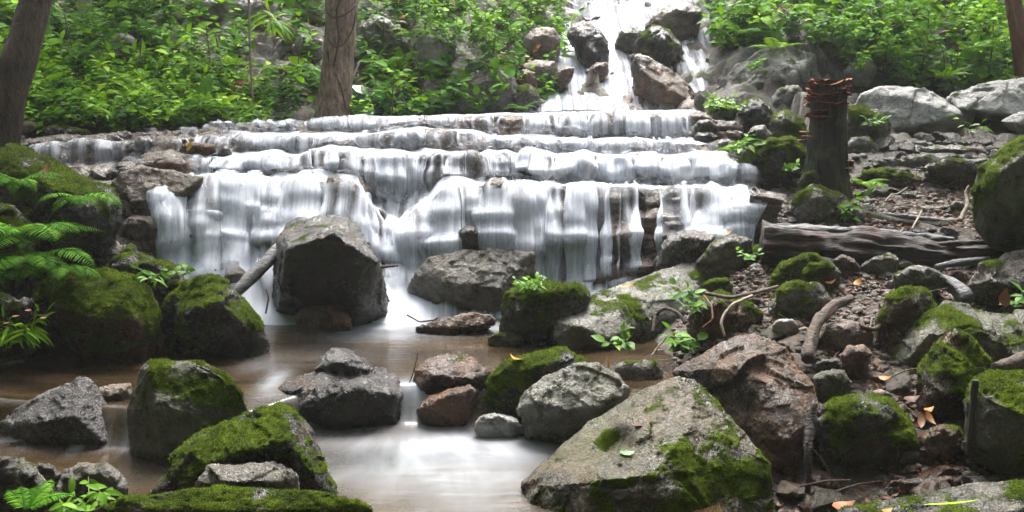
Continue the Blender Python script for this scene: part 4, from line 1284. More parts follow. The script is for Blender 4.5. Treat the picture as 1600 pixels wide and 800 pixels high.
# --- beside the fall on the right
B('boulder', 'wet rounded black boulder with a film of water at right foot of the fall', 8.95, [(1022, 420), (1028, 385), (1045, 365), (1080, 358), (1120, 366), (1140, 385), (1130, 415), (1080, 428)], None, .35, 'dark', amp=.8)
B('boulder', 'glistening grey rock with an orange leaf on top below the right fall', 8.7, [(1085, 408), (1110, 382), (1150, 366), (1175, 372), (1180, 392), (1150, 412), (1100, 420)], None, .35, 'grey', -.5, amp=.9)
B('rock', 'mossy dark ledge rock at the left end of the rotten log', 8.75, [(1145, 420), (1160, 396), (1185, 384), (1215, 390), (1220, 420), (1180, 438)], None, .3, 'dark', .05, cat='rock', tuft=1200)
B('mossy_boulder', 'wet mossy boulder behind the rotten log', 9.2, [(1235, 320), (1248, 298), (1275, 290), (1310, 302), (1345, 325), (1365, 350), (1300, 362), (1240, 350)], None, .4, 'grey', -.06, tuft=2500, key='behindlog')
B('stone', 'small mossy stone left of the stump foot', 9.5, [(1246, 286), (1255, 270), (1272, 267), (1285, 278), (1280, 290), (1255, 294)], None, .2, 'grey', .1, cat='stone', tuft=500)
B('mossy_boulder', 'moss carpeted knoll left of the fungus stump', 10.1, [(1150, 262), (1175, 232), (1205, 215), (1240, 216), (1262, 240), (1258, 275), (1215, 285), (1165, 275)], None, .5, 'dark', .22, tuft=5000, key='knoll')
B('mossy_boulder', 'dark rock with mossy top at right end of the top lip', 11.0, [(1145, 200), (1155, 165), (1180, 155), (1205, 168), (1215, 195), (1190, 212), (1150, 212)], None, .4, 'dark', .0, tuft=2000)
B('mossy_boulder', 'sloping mossy stone between dark rock and fungus stump', 10.8, [(1200, 215), (1205, 182), (1225, 172), (1250, 185), (1265, 215), (1240, 232), (1208, 230)], None, .4, 'grey', .12, tuft=2000)
B('rock', 'upper dark mossy rock above the right end of the fall', 11.1, [(1100, 190), (1108, 165), (1125, 155), (1150, 165), (1155, 195), (1130, 212), (1105, 208)], None, .4, 'dark', .02, cat='rock', tuft=1200)
B('stone', 'black flat wet stone, upper of two stacked beside the top lip', 10.85, [(1083, 198), (1092, 188), (1110, 186), (1122, 196), (1118, 206), (1090, 207)], None, .25, 'dark', cat='stone', amp=.6)
B('stone', 'black flat wet stone, lower of two stacked beside the top lip', 10.75, [(1083, 218), (1090, 208), (1112, 206), (1126, 214), (1120, 226), (1090, 228)], None, .25, 'dark', cat='stone', amp=.6)
B('stone', 'grey angular stone in front of the dark mossy rock', 10.6, [(1165, 212), (1178, 198), (1195, 196), (1208, 212), (1190, 220), (1170, 220)], None, .2, 'grey', cat='stone')
# --- right ledges and pale boulders
B('boulder', 'long pale boulder with shaded underside behind the stump', 12.0,
  [(1330, 175), (1345, 148), (1375, 136), (1440, 138), (1490, 158), (1522, 180), (1510, 205), (1480, 225), (1400, 222), (1340, 200)],
  [(1385, 200, -.25), (1440, 195, -.3), (1500, 178, -.3), (1400, 150, -.15), (1470, 215, .2)], .8, 'pale', -.75, amp=.45, key='pale1')
B('boulder', 'pale overhanging boulder at the right edge with dark hollow beneath', 12.1,
  [(1478, 152), (1510, 142), (1560, 128), (1620, 118), (1700, 118), (1700, 195), (1610, 198), (1575, 178), (1530, 178), (1490, 176)],
  [(1500, 170, -.3), (1570, 172, -.35), (1620, 185, -.4), (1560, 145, -.2)], .8, 'pale', -.6, amp=.55, key='pale2', sink=0)
B('rock', 'dark rock wall at the back of the hollow under the pale overhang', 12.75, [(1478, 170), (1540, 165), (1640, 165), (1700, 190), (1700, 250), (1560, 245), (1480, 235)], None, .4, 'dark', -.4, cat='rock')
B('rock', 'pale rock right under the overhang at the frame edge', 11.6, [(1562, 190), (1590, 175), (1640, 172), (1700, 190), (1700, 230), (1640, 215), (1590, 205)], None, .3, 'pale', -.6, cat='rock', sink=0)
B('boulder', 'grey mossy boulder just right of the fungus stump', 11.2, [(1318, 190), (1325, 170), (1345, 165), (1375, 175), (1392, 195), (1385, 212), (1340, 215), (1320, 208)], None, .3, 'grey', .0, tuft=1500)
B('stone', 'rounded grey stone at the base of the pale long boulder', 10.9, [(1318, 232), (1330, 215), (1350, 212), (1375, 228), (1365, 238), (1330, 240)], None, .2, 'grey', -.5, cat='stone')
for i, (lb, D, o, m) in enumerate([
    ('topmost thin ledge slab in front of the long pale boulder', 11.0, [(1325, 242), (1380, 232), (1470, 232), (1540, 228), (1560, 238), (1500, 246), (1400, 248), (1330, 250)], -.5),
    ('second ledge slab of the right bank with flaky edge', 10.6, [(1335, 262), (1380, 248), (1450, 244), (1520, 244), (1550, 254), (1500, 264), (1420, 266), (1345, 270)], -.35),
    ('mossy ledge slab at right with dark gap below', 10.2, [(1400, 292), (1440, 272), (1500, 258), (1535, 262), (1540, 275), (1500, 290), (1440, 306), (1405, 304)], -.1),
    ('mossy ledge slab right beside the stump foot', 10.1, [(1320, 285), (1345, 268), (1390, 264), (1425, 275), (1430, 292), (1390, 304), (1330, 302)], .0),
    ('lowest grey ledge slab left of the big mossy boulder', 10.0, [(1440, 262), (1480, 250), (1540, 248), (1575, 256), (1560, 268), (1500, 272)], -.3),
]):
    B('rock_slab', lb, D, o, None, .5, 'grey', m, cat='rock', strata=2.0, amp=.9, tuft=700 if m > -.2 else 0)
for i, (lb, D, o, m, mo) in enumerate([
    ('pale flat stone resting on the topmost ledge slab', 11.1, [(1405, 226), (1425, 220), (1458, 222), (1462, 234), (1420, 236)], 'grey', -.8),
    ('brown flat stone on the ledge slabs, right part', 10.9, [(1495, 234), (1515, 229), (1540, 232), (1542, 242), (1505, 243)], 'brown', -.8),
    ('brown angular stone in the gap under the mossy ledge', 9.5, [(1445, 335), (1460, 322), (1485, 320), (1495, 335), (1480, 345), (1450, 345)], 'brown', -.8),
    ('pale stone in the gap left of the brown angular one', 9.6, [(1395, 335), (1405, 322), (1425, 320), (1432, 335), (1415, 342)], 'grey', -.6),
    ('greenish pebble under the mossy ledge beside the big right boulder', 9.4, [(1484, 322), (1490, 314), (1503, 314), (1508, 322), (1495, 328)], 'green', -.6),
]):
    B('stone', lb, D, o, None, .2, m, mo, cat='stone', sink=.03)
# --- upper cascade
B('boulder', 'large brown wet boulder in the upper cascade', 13.05, [(985, 110), (992, 88), (1010, 84), (1045, 105), (1075, 132), (1090, 150), (1086, 172), (1000, 178), (990, 140)], [(1005, 110, -.2), (1050, 140, -.3), (1030, 165, -.3), (1078, 155, -.2)], .7, 'brown', amp=.6, key='up1')
B('mossy_boulder', 'dark mossy boulder above the brown one in upper cascade', 14.2, [(985, 80), (995, 50), (1020, 40), (1045, 48), (1062, 70), (1066, 100), (1055, 118), (1010, 95)], None, .6, 'dark', -.05, tuft=0, key='up2')
B('stone', 'grey stone at the split of the upper cascade', 14.45, [(962, 64), (970, 48), (988, 43), (1002, 52), (1004, 66), (985, 72)], None, .3, 'grey', -.8, cat='stone')
B('boulder', 'black angular rock left of the main upper stream', 14.1, [(884, 52), (898, 38), (918, 34), (938, 44), (950, 66), (952, 92), (942, 108), (915, 106), (900, 82)], [(912, 60, -.25), (930, 85, -.3), (920, 100, -.25), (940, 60, -.15)], .5, 'dark', -.7, amp=.8)
B('stone', 'brown wet stone under the black angular rock of upper cascade', 13.5, [(915, 112), (930, 98), (948, 96), (952, 112), (940, 124), (920, 124)], None, .25, 'brown', cat='stone')
B('boulder', 'pinkish cracked block left of the upper cascade', 13.9, [(812, 90), (818, 58), (835, 45), (865, 44), (875, 60), (872, 90), (845, 100)], None, .5, 'tan', -.8, amp=.8)
B('boulder', 'pink brown lower block at the left edge of upper cascade', 13.3, [(808, 130), (815, 102), (840, 94), (868, 98), (872, 118), (850, 132), (820, 140)], None, .5, 'tan', -.8, amp=.9)
B('stone', 'oval brown stone standing in the left upper stream', 13.15, [(865, 122), (872, 108), (888, 101), (898, 106), (894, 122), (880, 133), (868, 132)], None, .25, 'brown', -.8, cat='stone', amp=.5, key='oval')
B('boulder', 'grey rock at the lower left corner of upper cascade', 12.7, [(800, 160), (808, 138), (825, 130), (842, 142), (846, 165), (835, 178), (805, 180)], None, .4, 'dark', -.15, amp=.7)
B('boulder', 'small brown rock above the grey corner rock', 13.0, [(806, 125), (815, 110), (835, 112), (840, 130), (820, 138)], None, .3, 'brown', -.5)
B('mossy_boulder', 'big pale mossy boulder among the leaves left of upper cascade', 12.85, [(678, 178), (700, 148), (730, 120), (765, 105), (800, 115), (812, 150), (805, 182), (740, 188)], None, .6, 'grey', -.12, mdir=(-.4, -.1, .6), tuft=0, amp=.6, key='leftbig')
B('stone', 'small grey stone right of the brown upper boulder', 12.6, [(1084, 165), (1086, 145), (1095, 140), (1102, 152), (1100, 168), (1092, 172)], None, .2, 'grey', cat='stone')
B('boulder', 'sloping grey rock face right of the upper cascade', 13.2, [(1100, 170), (1120, 130), (1150, 100), (1190, 75), (1235, 70), (1275, 85), (1285, 130), (1260, 172), (1180, 185)], [(1180, 130, -.3), (1240, 120, -.35), (1150, 155, -.2)], .8, 'cliff', -.35, amp=.8, key='face', cat='rock')
B('rock', 'pale rock ahead of the sloping face, left of stump', 12.6, [(1200, 165), (1215, 140), (1245, 130), (1265, 150), (1262, 175), (1220, 180)], None, .3, 'cliff', -.3, cat='rock')
B('rock', 'mossy shoulder rock above the right upper stream', 14.8, [(1110, 50), (1120, 15), (1150, -10), (1190, 0), (1180, 50), (1140, 75)], None, .6, 'cliff', .0, cat='rock')
B('rock', 'wet grey rock shelf at the top between upper streams', 15.0, [(1005, 40), (1030, 15), (1075, 5), (1100, 15), (1090, 45), (1050, 58)], None, .5, 'tan', -.7, cat='rock', amp=1.1)
B('rock', 'grey rock outcrop half hidden at right behind the leaves', 13.3, [(1320, 112), (1330, 95), (1355, 90), (1372, 105), (1360, 120), (1335, 122)], None, .4, 'cliff', -.3, cat='rock')
# --- rocks on the left slope
for lb, D, o, m, mo in [
    ('layered grey rock ledge at the top of left slope', 13.9, [(285, 25), (300, 0), (360, -8), (420, 5), (425, 30), (360, 38), (300, 38)], 'cliff', -.5),
    ('mossy grey crag left of the central trunk', 13.3, [(420, 85), (440, 58), (470, 50), (505, 62), (508, 95), (470, 112), (430, 108)], 'cliff', -.2),
    ('pale streaked rock left of the trunk foot', 12.9, [(405, 120), (430, 98), (470, 92), (500, 108), (498, 130), (440, 140)], 'cliff', -.35),
    ('dark rock at the slope foot left of the central trunk', 12.5, [(430, 165), (440, 138), (465, 130), (490, 142), (495, 175), (470, 186), (435, 184)], 'dark', -.3),
    ('low mossy stone at the top lip left of the trunk', 12.1, [(410, 190), (418, 184), (435, 184), (448, 190), (440, 194), (415, 195)], 'green', .0),
    ('grey crag right of the central trunk', 13.5, [(556, 75), (565, 40), (590, 25), (625, 40), (640, 75), (600, 95), (565, 92)], 'cliff', -.25),
    ('shadowy rock above the broad leaved plant', 13.2, [(640, 90), (655, 60), (690, 55), (712, 80), (700, 105), (655, 112)], 'cliff', -.3),
    ('dark rock at the slope foot right of broad leaved plant', 12.6, [(600, 175), (615, 150), (650, 145), (680, 160), (685, 185), (610, 188)], 'dark', -.2),
    ('brown rock among leaves upper left of slope', 12.5, [(165, 70), (185, 52), (210, 58), (215, 80), (180, 88)], 'cliff', -.4),
    ('grey rock below the layered ledge', 13.3, [(330, 80), (345, 58), (380, 52), (395, 70), (380, 90), (340, 92)], 'cliff', -.3),
]:
    B('rock', lb, D, o, None, .4, m, mo, cat='rock', strata=.8, amp=1.1)

# ------------------------------------------------------------------ loose stones and gravel
def proto_stone(k, nsub=4):
    bm = bmesh.new()
    bmesh.ops.create_icosphere(bm, subdivisions=nsub, radius=1)
    me = bpy.data.meshes.new('t')
    bm.to_mesh(me)
    bm.free()
    V = np.empty(len(me.vertices) * 3)
    me.vertices.foreach_get('co', V)
    V = V.reshape(-1, 3)
    F = np.empty(len(me.loops), np.int32)
    me.loops.foreach_get('vertex_index', F)
    F = F.reshape(-1, 3)
    bpy.data.meshes.remove(me)
    rg = np.random.default_rng(500 + k)
    # cut by random planes, so that it has faces and edges
    for _ in range(9):
        n = rg.normal(0, 1, 3)
        n /= np.linalg.norm(n)
        h = rg.uniform(0.5, 0.85)
        d = V @ n - h
        V = V - np.clip(d, 0, None)[:, None] * n * 0.95
    V = V * np.array([1, rg.uniform(0.65, 0.9), rg.uniform(0.42, 0.7)])
    V = V * (1 + 0.10 * fbm(V * 2 + k * 7, 3, k) + 0.03 * perlin(V * 9, k))[:, None]
    return V, F


SV_ = [proto_stone(k) for k in range(7)]
SLOW = [proto_stone(k + 20, 1) for k in range(6)]
SMAT = ['tan', 'brown', 'grey', 'grey', 'dark', 'tan', 'green']
rgs = np.random.default_rng(77)


def stone_field(name, label, group, region, count, smin, smax, mats, lift=0.1):
    """separate loose stones: the first of each shape is built, the rest are copies of it"""
    protos = {}
    n = 0
    x0, x1, y0, y1 = region[:4]
    ok = region[4]
    tries = 0
    while n < count and tries < count * 40:
        tries += 1
        x, y = rgs.uniform(x0, x1), rgs.uniform(y0, y1)
        if not ok(x, y):
            continue
        k = int(rgs.integers(len(SV_)))
        mt = mats[int(rgs.integers(len(mats)))]
        s = smin * (smax / smin) ** (rgs.random() ** 1.15)
        if (k, mt) not in protos:
            V, F = SV_[k]
            me = mesh(name, V, [F], {'moss': np.clip(0.5 * V[:, 2] + 0.5 * fbm(V * 2 + k, 3, k) - 0.05, 0, 1) * (rgs.random() < 0.5)})
            o = link(name, me, ROCK[mt])
            protos[(k, mt)] = o
        else:
            o = protos[(k, mt)].copy()
            COL.objects.link(o)
        z = float(ground(x, y))
        o.location = (x, y, z + s * lift)
        o.scale = (s, s, s)
        o.rotation_euler = (rgs.normal(0, 0.25), rgs.normal(0, 0.25), rgs.uniform(0, 6.28))
        tag(o, label, 'stone', group)
        n += 1


def on_bank(x, y):
    if ground(x, y) < 0.03 and y > 6.2:
        return False
    c = x / y
    return c > 0.20 and c < 0.56 and n2(x * 1.3, y * 1.3, 81) > -0.28


stone_field('loose_stone', 'loose angular stone among the rubble of the right bank', 'loose stones on the right bank', (0.9, 4.6, 5.3, 9.0, on_bank), 290, 0.03, 0.16, ['tan', 'tan', 'brown', 'grey', 'green'])
stone_field('wet_stone', 'dark wet stone in the glistening pile right of the fall', 'dark wet stones beside the fall', (2.0, 3.35, 9.1, 11.0, lambda x, y: 0.225 + (10.9 - y) * 0.012 < x / y < 0.30), 90, 0.06, 0.16, ['dark', 'dark', 'ledge'], 0.3)
stone_field('ledge_stone', 'small stone lying under the ledge slabs behind the log', 'stones behind the rotten log', (2.9, 4.7, 8.9, 10.2, lambda x, y: x / y > 0.33), 45, 0.04, 0.12, ['brown', 'grey', 'dark'])
stone_field('flat_stone', 'flat grey stone scattered over the ledges behind the fungus stump', 'flat stones on the ledges', (3.3, 5.6, 9.9, 11.6, lambda x, y: x / y > 0.335), 70, 0.05, 0.17, ['grey', 'grey', 'tan', 'dark'], 0.05)
stone_field('lip_stone', 'small stone on the far left end of the top lip', 'stones at the left end of the lip', (-5.4, -3.9, 10.3, 11.0, lambda x, y: True), 22, 0.05, 0.14, ['brown', 'dark', 'tan'])


def gravel(name, region, count, smin, smax, mats, seed):
    rg = np.random.default_rng(seed)
    x0, x1, y0, y1 = region[:4]
    xy = rg.uniform((x0, y0), (x1, y1), (count * 3, 2))
    z = ground(xy[:, 0], xy[:, 1])
    ok = region[4](xy[:, 0], xy[:, 1], z)
    xy, z = xy[ok][:count], z[ok][:count]
    parts = []
    for (x, y), h in zip(xy, z):
        V, F = SLOW[int(rg.integers(6))]
        s = smin * (smax / smin) ** (rg.random() ** 2)
        a = rg.uniform(0, 6.28)
        rot = np.array([[math.cos(a), -math.sin(a), 0], [math.sin(a), math.cos(a), 0], [0, 0, 1]])
        parts.append(((V * s) @ rot.T + (x, y, h + s * 0.1), [F], {'moss': np.zeros(len(V))}))
    V, F, A = merge(parts)
    o = link(name, mesh(name, V, F, A), ROCK[mats])
    o['kind'] = 'stuff'


gravel('gravel', (0.8, 4.7, 5.2, 9.3, lambda x, y, z: (x / y > 0.17) & (x / y < 0.58) & (z > -0.25)), 6500, 0.012, 0.060, 'tan', 3)
gravel('dark_gravel', (0.8, 4.7, 5.2, 10.4, lambda x, y, z: (x / y > 0.19) & (x / y < 0.58) & (z > -0.25)), 3500, 0.012, 0.06, 'brown', 4)

gravel('streambed_pebbles', (-4.4, 1.6, 4.2, 8.8, lambda x, y, z: z < 0.0), 3000, 0.015, 0.07, 'tan', 5)

gravel('rubble', (0.8, 4.9, 5.2, 9.6, lambda x, y, z: (x / y > 0.19) & (x / y < 0.58) & (z > 0.0)), 1500, 0.03, 0.085, 'tan', 6)
gravel('grey_rubble', (0.8, 5.8, 5.4, 11.4, lambda x, y, z: (x / y > 0.21) & (x / y < 0.58) & (z > 0.0) & ((y < 9.4) | (x / y > 0.33))), 1100, 0.03, 0.085, 'grey', 7)

# ------------------------------------------------------------------ leaves and plants
LT = {
    # along, across, up; ovate and narrow outlines
    'ovate': np.array([(0, 0, 0), (.22, .30, .03), (.22, 0, 0), (.22, -.30, .03), (.55, .36, .02), (.55, 0, -.02), (.55, -.36, .02), (.82, .17, -.07), (.82, 0, -.10), (.82, -.17, -.07), (1, 0, -.20)], float),
    'lance': np.array([(0, 0, 0), (.20, .10, .02), (.20, 0, 0), (.20, -.10, .02), (.50, .13, 0), (.50, 0, -.03), (.50, -.13, 0), (.80, .07, -.11), (.80, 0, -.13), (.80, -.07, -.11), (1, 0, -.26)], float),
}
LF = np.array([(0, 2, 1), (0, 3, 2), (1, 2, 5), (1, 5, 4), (2, 3, 6), (2, 6, 5), (4, 5, 8), (4, 8, 7), (5, 6, 9), (5, 9, 8), (7, 8, 10), (8, 9, 10)])


def unit(a):
    return a / (np.linalg.norm(a, axis=-1, keepdims=True) + 1e-9)


def leaves(pos, dirs, nor, L, kind='ovate', wid=1.0, tone=None, curl=1.0):
    n = len(pos)
    dirs = unit(dirs)
    side = unit(np.cross(nor, dirs))
    nn = np.cross(dirs, side)
    T = LT[kind]
    L = np.asarray(L) * np.ones(n)
    wid = np.asarray(wid) * np.ones(n)
    V = pos[:, None] + L[:, None, None] * (T[None, :, 0:1] * dirs[:, None] + (T[None, :, 1:2] * wid[:, None, None]) * side[:, None] + curl * T[None, :, 2:3] * nn[:, None])
    F = (LF[None] + 11 * np.arange(n)[:, None, None]).reshape(-1, 3)
    tone = np.clip(tone if tone is not None else np.full(n, 0.5), 0, 1)
    return V.reshape(-1, 3), [F], {'tone': np.repeat(tone, 11)}


def sprig(rg, base, up, n, ln, h, kind, wid, tone, droop=0.35, spread=1.0, face=(0, 0, 1.0)):
    """leaves alternating up a bent stem; returns leaf part and stem points"""
    t = np.linspace(0.15, 1, n) ** 0.8
    lean = rg.normal(0, 0.45, 3)
    lean[2] = 0
    stem = base + h * (t[:, None] * unit(up + 0 * lean) + (t ** 2)[:, None] * lean)
    a = np.arange(n) * 2.4 + rg.uniform(0, 6.28) + rg.normal(0, 0.3, n)
    d = np.stack([np.cos(a), np.sin(a), 0.15 + rg.normal(0, 0.2, n) - droop * 0.5], -1) * [[spread, spread, 1]]
    d[-1] = unit(lean + [0, 0, 0.3])
    nor = unit(np.array(face) + 0.35 * d + rg.normal(0, 0.30, (n, 3)))
    L = ln * rg.uniform(0.6, 1.25, n)
    return leaves(stem, d, nor, L, kind, wid * rg.uniform(0.8, 1.2, n), tone + rg.normal(0, 0.15, n)), np.concatenate([[base], stem])


def undergrowth(name, pts, seed, kinds, mat, ln=(0.08, 0.15), hh=(0.12, 0.42), nl=(8, 18), tone0=0.45):
    rg = np.random.default_rng(seed)
    parts = []
    nn = ground_n(pts[:, 0], pts[:, 1])
    zz = ground(pts[:, 0], pts[:, 1])
    tn = 0.35 * n2(pts[:, 0] * 1.1, pts[:, 1] * 1.1, seed) * 1.6
    for i, (x, y) in enumerate(pts):
        k, wd = kinds[int(rg.integers(len(kinds)))]
        up = unit(nn[i] * 0.8 + np.array([0, 0, 0.7]))
        f = rg.uniform(0.7, 1.3)
        lp, _ = sprig(rg, np.array([x, y, zz[i] - 0.02]), up, int(rg.integers(*nl)), rg.uniform(*ln) * f, rg.uniform(*hh) * f, k, wd, tone0 + tn[i] + rg.normal(0, 0.14), face=nn[i] * 0.9 + np.array([0, -0.35, 0.35]))
        parts.append(lp)
    V, F, A = merge(parts)
    o = link(name, mesh(name, V, F, A, smooth=True), mat)
    o['kind'] = 'stuff'
    return o


def scatter(rg, n, x0, x1, y0, y1, ok):
    q = rg.uniform((x0, y0), (x1, y1), (n * 6, 2))
    q = q[ok(q[:, 0], q[:, 1])]
    return q[:n]


rgp = np.random.default_rng(5)
CL = lambda x, y, s, f=0.9: n2(x * f, y * f, s) + 0.5 * n2(x * f * 2.7, y * f * 2.7, s + 1)
PXL = lambda x, y: 800 + FPX * x / (y * (CP))          # rough column of the photo, for authoring the regions
left_ok = lambda x, y: (y > 11.05 + 0.0 * x) & (PXL(x, y) < 880 - 60 * (y < 13)) & (y > np.interp(x, [-8, -4.2, -2.2, -0.5, 0.5], [10.5, 11.2, 11.9, 12.5, 13.0]))
full = scatter(rgp, 1900, -8.5, 0.9, 10.6, 16.5, lambda x, y: left_ok(x, y) & (CL(x, y, 200) > -0.25) & ((PXL(x, y) < 300) | (PXL(x, y) > 560) | (CL(x, y, 210, 1.6) > -0.12)))
undergrowth('undergrowth', full, 11, [('ovate', .85), ('ovate', .7), ('lance', 1.2), ('lance', .45), ('ovate', .5)], LEAF, tone0=0.42)
lowg = scatter(rgp, 900, -6.5, -2.6, 11.0, 12.6, lambda x, y: left_ok(x, y) & (PXL(x, y) < 420))
undergrowth('low_undergrowth', lowg, 12, [('lance', .8), ('ovate', .6)], LEAFY, (0.07, 0.14), (0.10, 0.30), (8, 16), 0.72)
right_ok = lambda x, y: (PXL(x, y) > 1125) & (y > np.interp(x, [2.6, 3.6, 4.6, 8], [14.1, 13.7, 13.4, 13.5]))
rt = scatter(rgp, 1500, 2.6, 9.5, 13.0, 17.6, lambda x, y: right_ok(x, y) & (CL(x, y, 230) > -0.08))
undergrowth('slope_undergrowth', rt, 13, [('ovate', .8), ('lance', 1.4), ('ovate', .6), ('lance', .5), ('ovate', 1.0)], LEAF, (0.08, 0.20), (0.15, 0.6), (9, 20), 0.5)
far = scatter(rgp, 900, -10, 10, 16.2, 22, lambda x, y: (np.abs(x - 1.8) > 1.1 + 0.1 * (y - 16)))
undergrowth('far_undergrowth', far, 14, [('ovate', .8), ('lance', 1.4)], LEAF, (0.12, 0.22), (0.3, 0.9), (9, 18), 0.5)


flank = scatter(rgp, 900, -8, 8, 1.0, 10.5, lambda x, y: (np.abs(x) > 0.60 * y + 0.25) & (np.abs(x) > 2.6))
undergrowth('bank_undergrowth', flank, 17, [('ovate', .8), ('lance', 1.2)], LEAF, (0.08, 0.15), (0.12, 0.4), (8, 16), 0.45)
dry = scatter(rgp, 170, -7.5, 9.0, 11.2, 15.5, lambda x, y: left_ok(x, y) | (right_ok(x, y)))
undergrowth('dry_undergrowth', dry, 15, [('lance', 1.0), ('ovate', .6)], DEADLEAF, (0.06, 0.13), (0.12, 0.4), (5, 11), 0.7)
bigl = scatter(rgp, 120, -7.5, 9.0, 11.4, 15.5, lambda x, y: left_ok(x, y) | (right_ok(x, y)))
undergrowth('broad_leaf_undergrowth', bigl, 16, [('ovate', .9), ('ovate', .6)], LEAF, (0.14, 0.24), (0.15, 0.4), (4, 8), 0.5)


def shrub(name, label, group, loc, seed, stems, n, ln, h, kind='ovate', wid=.8, tone=0.55, mat=None, spread=0.35, up=(0, 0, 1), cat='shrub', droop=.35, stem_r=0.004, thick=True):
    rg = np.random.default_rng(seed)
    L, S = [], []
    for k in range(stems):
        b = np.array([rg.normal(0, 1), rg.normal(0, 1), 0]) * 0.018 * min(1.6, spread / 0.35)
        u = unit(np.array(up, float) + np.array([rg.normal(0, spread), rg.normal(0, spread), 0]))
        lp, st = sprig(rg, b, u, n, ln, h * rg.uniform(0.6, 1.15), kind, wid, tone + rg.normal(0, 0.08), droop, face=(0, -0.45, 0.8))
        L.append(lp)
        V, F = tube(st, np.linspace(stem_r, stem_r * 0.4, len(st)), 5, step=h / 8)
        S.append((V, F, {}))
    root = empty(name, loc, label, cat, group)
    V, F, A = merge(L)
    lo = link('foliage', mesh('foliage', V, F, A), mat or LEAF, root)
    V, F, A = merge(S)
    link('stem', mesh('stem', V, F), STEM, root)
    return root


def fern(name, label, loc, seed, fronds, length, az=(0, 6.28), rise=0.9, droop=1.2, mat=None, pin=25, pl=0.26, group=None, tone=.5, cat='fern'):
    rg = np.random.default_rng(seed)
    root = empty(name, loc, label, cat, group)
    for k in range(fronds):
        a = rg.uniform(*az) if fronds < 4 else az[0] + (az[1] - az[0]) * (k + rg.uniform(0.1, 0.9)) / fronds
        ln = length * rg.uniform(0.7, 1.1)
        n = 30
        t = np.linspace(0, 1, n)
        el = rise * rg.uniform(0.75, 1.15) - droop * rg.uniform(0.8, 1.2) * t
        st = np.stack([np.cos(el) * math.cos(a), np.cos(el) * math.sin(a), np.sin(el)], -1) * ln / n
        C = np.cumsum(st, axis=0)
        T = unit(st)
        side = unit(np.cross(T, [0, 0, 1.0]))
        up = np.cross(side, T)
        pi = np.linspace(3, n - 1, pin).astype(int)
        parts = []
        for s in (-1, 1):
            tt = t[pi]
            prof_ = np.sin(np.pi * np.clip(tt * 0.93 + 0.10, 0, 1)) ** 0.7 * (1 - 0.35 * tt)
            d = s * side[pi] + 0.42 * T[pi] - 0.12 * up[pi] + rg.normal(0, 0.05, (pin, 3))
            parts.append(leaves(C[pi], d, up[pi] + rg.normal(0, 0.12, (pin, 3)), np.maximum(0.012, ln * pl * prof_), 'lance', 0.46, tone + rg.normal(0, 0.1, pin) + 0.12 * rg.normal(), 0.7))
        V, F = tube(C, np.linspace(0.004, 0.0015, n) * max(1, length / 0.6), 4, step=ln / 16)
        parts.append((V, F, {'tone': np.full(len(V), 0.3)}))
        V, F, A = merge(parts)
        link('frond', mesh('frond', V, F, A), mat or FERN, root)
    return root


def surf(px, py, D):
    return P(px, py, D)


def gpt(px, D, dz=0.0):
    x = (px - 800) / FPX * D / CP
    q = P(px, 400, D)
    return np.array([q[0], D, float(ground(q[0], D)) + dz])


# shrubs standing out on the slopes
def shrub_row(label, group, items, name='leafy_shrub', **kw):
    for i, (px, py, D, s) in enumerate(items):
        shrub(name, label, group, P(px, py, D), 900 + i * 7 + len(label), **{**dict(stems=int(5 + 3 * s), n=12, ln=0.10 * s, h=0.45 * s), **kw})


shrub_row('bright leafy shrub hanging over the slope between central trunk and upper cascade', 'bright shrubs above the big mossy boulder',
          [(690, 40, 13.3, 1.1), (720, 25, 13.4, 1.2), (755, 50, 13.3, 1.1), (790, 35, 13.5, 1.1), (735, 75, 13.0, 1.1), (700, 82, 13.1, 1.0), (770, 85, 13.0, .9), (655, 18, 13.6, 1.2), (830, 25, 14.3, 1.1), (800, 70, 13.3, .8), (850, 8, 14.8, 1.1)], tone=.62, wid=.75)
shrub_row('light green leafy shrub on the misty slope right of the upper cascade', 'shrubs on the right slope',
          [(1150, 45, 14.0, 1.1), (1185, 35, 13.9, 1.2), (1230, 55, 13.6, 1.1), (1275, 75, 13.3, 1.1), (1320, 70, 13.2, 1.1), (1360, 40, 13.7, 1.2), (1400, 60, 13.4, 1.2), (1450, 90, 13.2, 1.0), (1490, 70, 13.4, 1.1), (1540, 50, 13.6, 1.2), (1380, 95, 13.1, 1.0),
           (1430, 25, 14.0, 1.2), (1300, 25, 14.1, 1.2), (1240, 15, 14.4, 1.2), (1500, 20, 14.2, 1.2), (1570, 90, 13.3, 1.0), (1420, 120, 13.0, .8), (1530, 105, 13.2, .9), (1340, 115, 13.0, .8)], tone=.6, wid=.72, kind='ovate')
shrub_row('dark green leafy shrub among the undergrowth of the left slope', 'shrubs on the left slope',
          [(95, 60, 12.6, 1.1), (150, 75, 12.4, 1.1), (120, 110, 12.0, 1.0), (215, 40, 13.2, 1.1), (245, 85, 12.6, 1.0), (180, 30, 13.3, 1.1), (60, 25, 13.0, 1.1), (300, 100, 12.5, .9), (340, 130, 12.2, .9), (260, 130, 12.1, .9), (45, 90, 12.2, 1.0), (20, 50, 12.8, 1.1)], tone=.45, wid=.75)

